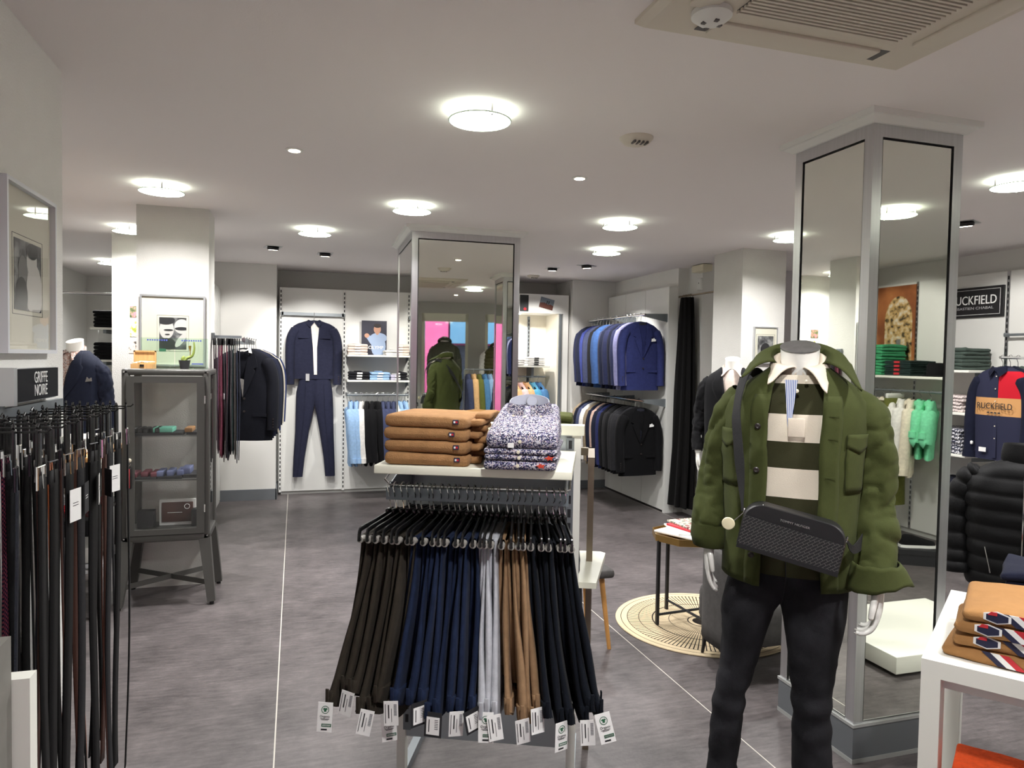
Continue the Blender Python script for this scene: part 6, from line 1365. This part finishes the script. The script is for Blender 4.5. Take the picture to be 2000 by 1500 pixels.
sb=thing('shoe_box','black shoe box with white label on the floor by the side wall','box',(4.86,.03,0),R(30)); m=MB(); m.box(-.16,.16,-.11,.11,0,.10); obj('box_body',m,'print_black',sb,smooth=0); m=MB(); m.box(-.165,.165,-.115,.115,.085,.125); obj('box_lid',m,'print_black',sb,smooth=0); m=MB(); m.box(.02,.14,-.1165,-.115,.02,.07); obj('label',m,'paper_white',sb,smooth=0)
sn=thing('sneaker','black sneaker with white sole on the shoe box','shoe',(4.86,.03,.1255),R(20)); m=MB(); m.loft([[(x,y*w_,z) for y,z in ((-1,0),(-1,.022),(1,.022),(1,0))] for x,w_ in ((-.14,.025),(-.10,.038),(0,.035),(.08,.044),(.13,.035),(.145,.015))]); obj('sole',m,'paper_white',sn,smooth=0); m=MB(); m.loft([[(x,math.cos(a)*w_,.022+max(0,math.sin(a))*h_) for a in [R(k*20) for k in range(10)]] for x,w_,h_ in ((-.135,.022,.07),(-.10,.034,.085),(-.04,.033,.08),(.02,.036,.06),(.08,.041,.042),(.13,.03,.03))]); obj('upper',m,'black_cloth',sn)
pl=thing('white_plinth','low white display plinth right of the mirror column','plinth',(3.42,1.36,0)); m=MB(); m.rbox((0,0,.065),(.94,.70,.09),.003,2); obj('plinth_top',m,'shelf_white',pl); m=MB(); m.box(-.42,.42,-.30,.30,0,.021); obj('recessed_foot',m,'black_metal',pl,smooth=0)
# window mannequins and rail, seen in the wide mirror
tex_mat('stripe_sleeve',lambda nt,co:stripe2(nt,co),.9); cloth('tan_quilt',(150,112,66),.6,200,.15); cloth('olive_quilt',(82,80,52),.6,200,.15)
dressed('mannequin','headless mannequin in tan quilted gilet beside the white table',(2.64,1.12,0),R(-130),'tan_quilt','tee_navy','denim_blue',jlen=.70,lapel=False,sleeve_m='tee_navy',puff=.014,hz=1.62)
dressed('mannequin','headless mannequin in grey jacket standing in the street window',(2.10,-1.42,.0),R(10),'grey_jkt','white_shirt','black_cloth',jlen=.80,lapel=False,hz=1.95)
dressed('mannequin','headless mannequin in olive quilted gilet in the second street window',(2.98,-1.25,0),R(10),'olive_quilt','white_shirt','denim_blue',jlen=.68,lapel=False,sleeve_m='white_shirt',puff=.014,hz=1.88)
rail('clothes_rail','chrome clothes rail before the street window',(2.32,-.70,1.42),(3.10,-.70,1.42),(0,0,-1.41))
for i,(mm,lb) in enumerate((('slate_suit','slate'),('peach','sand'),('olive_cord','khaki'),('denim_shirt','denim'),('sky_shirt','pale blue'),('peach','apricot'),('ink','indigo'),('tan_suit','stone'))):
    p=(2.38+.09*i,-.70,1.432); hang(p,R(90),'hanger with the %s overshirt before the street window'%lb,'window rail hangers'); garment(mm,False,p,R(90),'%s overshirt on the rail before the street window'%lb,'overshirts before the street window',length=.75,squash=.55)
# ---------------------------------------------------------------- ceiling fittings
def discmat():
    m=bpy.data.materials.new('lamp_glass'); m.use_nodes=True; nt=m.node_tree; nt.nodes.clear(); o=nt.nodes.new('ShaderNodeOutputMaterial'); t=nt.nodes.new('ShaderNodeBsdfTransparent'); e=nt.nodes.new('ShaderNodeEmission'); e.inputs[0].default_value=lin((238,250,230)); e.inputs[1].default_value=13.0; x=nt.nodes.new('ShaderNodeMixShader'); x.inputs[0].default_value=.22; nt.links.new(t.outputs[0],x.inputs[1]); nt.links.new(e.outputs[0],x.inputs[2]); nt.links.new(x.outputs[0],o.inputs[0]); MATS['lamp_glass']=m
discmat(); mat('lamp_rim',(190,214,188),.2,coat=.4)
L0=thing('ceiling_lamp','round glass-disc ceiling lamp','ceiling lamp',(0,0,H),0,'round glass ceiling lamps')
m=MB(); m.lathe([(.10,0),(.10,-.012),(.085,-.016)],28); obj('base',m,'lamp_white',L0)
m=MB(); m.lathe([(.122,-.038),(.124,-.041),(.122,-.044)],36); obj('glass_disc',m,'lamp_glass',L0)
m=MB(); m.tube([(.1235*math.cos(2*math.pi*k/40),.1235*math.sin(2*math.pi*k/40),-.041) for k in range(40)],.0028,6,closed=True); obj('glass_edge',m,'lamp_rim',L0)
for k in range(3): a=R(40+120*k); m=MB(); m.cyl((.112*math.cos(a),.112*math.sin(a),-.001),(.112*math.cos(a),.112*math.sin(a),-.049),.005,n=8); obj('clip',m,'chrome',L0)
near=['above the trouser stand towards the shop front','in front of the picture column','above the walkway before the wide mirror column','behind the wide mirror column by the navy set','left of the fitting-room column','over the jacket rails','beside the fitting-room column','right of the mirror column by the side wall','behind the picture column','added as unseen fill over the entrance walkway','over the white table','over the white plinth by the side wall','in the far left corner']
for i,(x,y) in enumerate(LAMPS):
    lb='round glass-disc ceiling lamp '+near[i]
    if i==0: L0.location=(x,y,H); L0['label']=lb
    else: dup(L0,(x,y,H),0,lb)
for i,(x,y) in enumerate(DOWNSPOTS):
    t=thing('downspot','small round recessed ceiling spot, %s'%('left of the trouser stand','right of the trouser stand','near the street window','over the entrance')[i],'ceiling spot',(x,y,H)); m=MB(); m.lathe([(.042,0),(.042,-.004),(.03,-.006)],20); obj('ring',m,'white_board',t); m=MB(); m.lathe([(.028,-.0062),(.026,-.0075)],16); obj('lamp_face',m,mat('spot_glow',(255,244,224),.5,emit=((255,240,214),18)),t)
for i,((x,y),tg) in enumerate(WALLSPOTS):
    d=(Vector(tg)-Vector((x,y,H))); d.z=0; rz=math.atan2(d.y,d.x)
    t=thing('adjustable_spot','square recessed swivel spot in the ceiling, aimed at the %s'%('navy set','shirt niche','right wall shelves','suits','shirt shelves','jacket rails','arch poster','side wall')[i],'ceiling spot',(x,y,H),rz)
    m=MB(); m.box(-.085,.085,-.07,.07,-.004,0); obj('plate',m,'alu',t,smooth=0); m=MB(); m.lathe([(.052,0),(.052,-.02),(.042,-.024)],20,M=Matrix.Translation((.0,0,-.004))@Matrix.Rotation(R(-8),4,'Y')); obj('reflector',m,'black_metal',t); m=MB(); m.lathe([(.04,-.0245),(.036,-.026)],18,M=Matrix.Translation((.0,0,-.004))@Matrix.Rotation(R(-8),4,'Y')); obj('lamp_face',m,'spot_glow',t)
mat('ac_cream',(214,206,192),.5); mat('ac_dark',(96,94,92),.6)
ac_=thing('air_conditioner','cream square ceiling air-conditioning cassette with slatted grille','air conditioner',(1.41,1.43,H))
m=MB(); m.loft([[(sx*a,sy*a,z) for sx,sy in ((-1,-1),(1,-1),(1,1),(-1,1))] for a,z in ((.475,0),(.475,-.012),(.455,-.028),(.30,-.034))]); obj('panel',m,'ac_cream',ac_,smooth=0)
m=MB(); m.box(-.27,.27,-.27,.27,-.0365,-.034); obj('grille_back',m,'ac_dark',ac_,smooth=0)
for k in range(34): m=MB(); y=-.264+.016*k; m.box(-.27,.27,y,y+.008,-.044,-.0365); obj('grille_slat',m,'ac_cream',ac_,smooth=0)
for s_ in (-1,1):
    m=MB(); m.rbox((0,s_*.375,-.036),(.56,.075,.012),.004,2); obj('air_vane',m,'ac_cream',ac_); m=MB(); m.rbox((s_*.375,0,-.036),(.075,.56,.012),.004,2); obj('air_vane',m,'ac_cream',ac_)
    for q in (-1,1): m=MB(); m.box(q*.30-.018,q*.30+.018,s_*.375-.035,s_*.375+.035,-.033,-.0315); obj('vane_slot',m,'ac_dark',ac_,smooth=0)
t=thing('smoke_detector','round white smoke detector on the corner of the air conditioner','smoke detector',(1.08,1.73,2.556)); m=MB(); m.lathe([(.055,0),(.055,-.014),(.035,-.03),(.02,-.036)],24); obj('housing',m,'white_board',t)
for a in range(4): m=MB(); m.box(-.006,.006,.018,.03,-.036,-.030); o=obj('vent_slot',m,'ac_dark',t,(0,0,0),R(90*a),smooth=0)
for k,(x,y,lb) in enumerate(((1.44,2.89,'domed cream air vent in the ceiling between lamp and mirror column'),(2.68,7.98,'flat round cream air vent in the ceiling before the niche'))):
    t=thing('air_vent',lb,'vent',(x,y,H)); m=MB(); m.lathe([(.075,0),(.074,-.006),(.055,-.026),(.03,-.034),(.005,-.035)],28); obj('dome',m,'ac_cream',t)
    for q in range(4): m=MB(); m.box(-.035+.02*q,-.027+.02*q,-.055,-.02,-.036,-.026); obj('slot',m,'ac_dark',t,smooth=0)
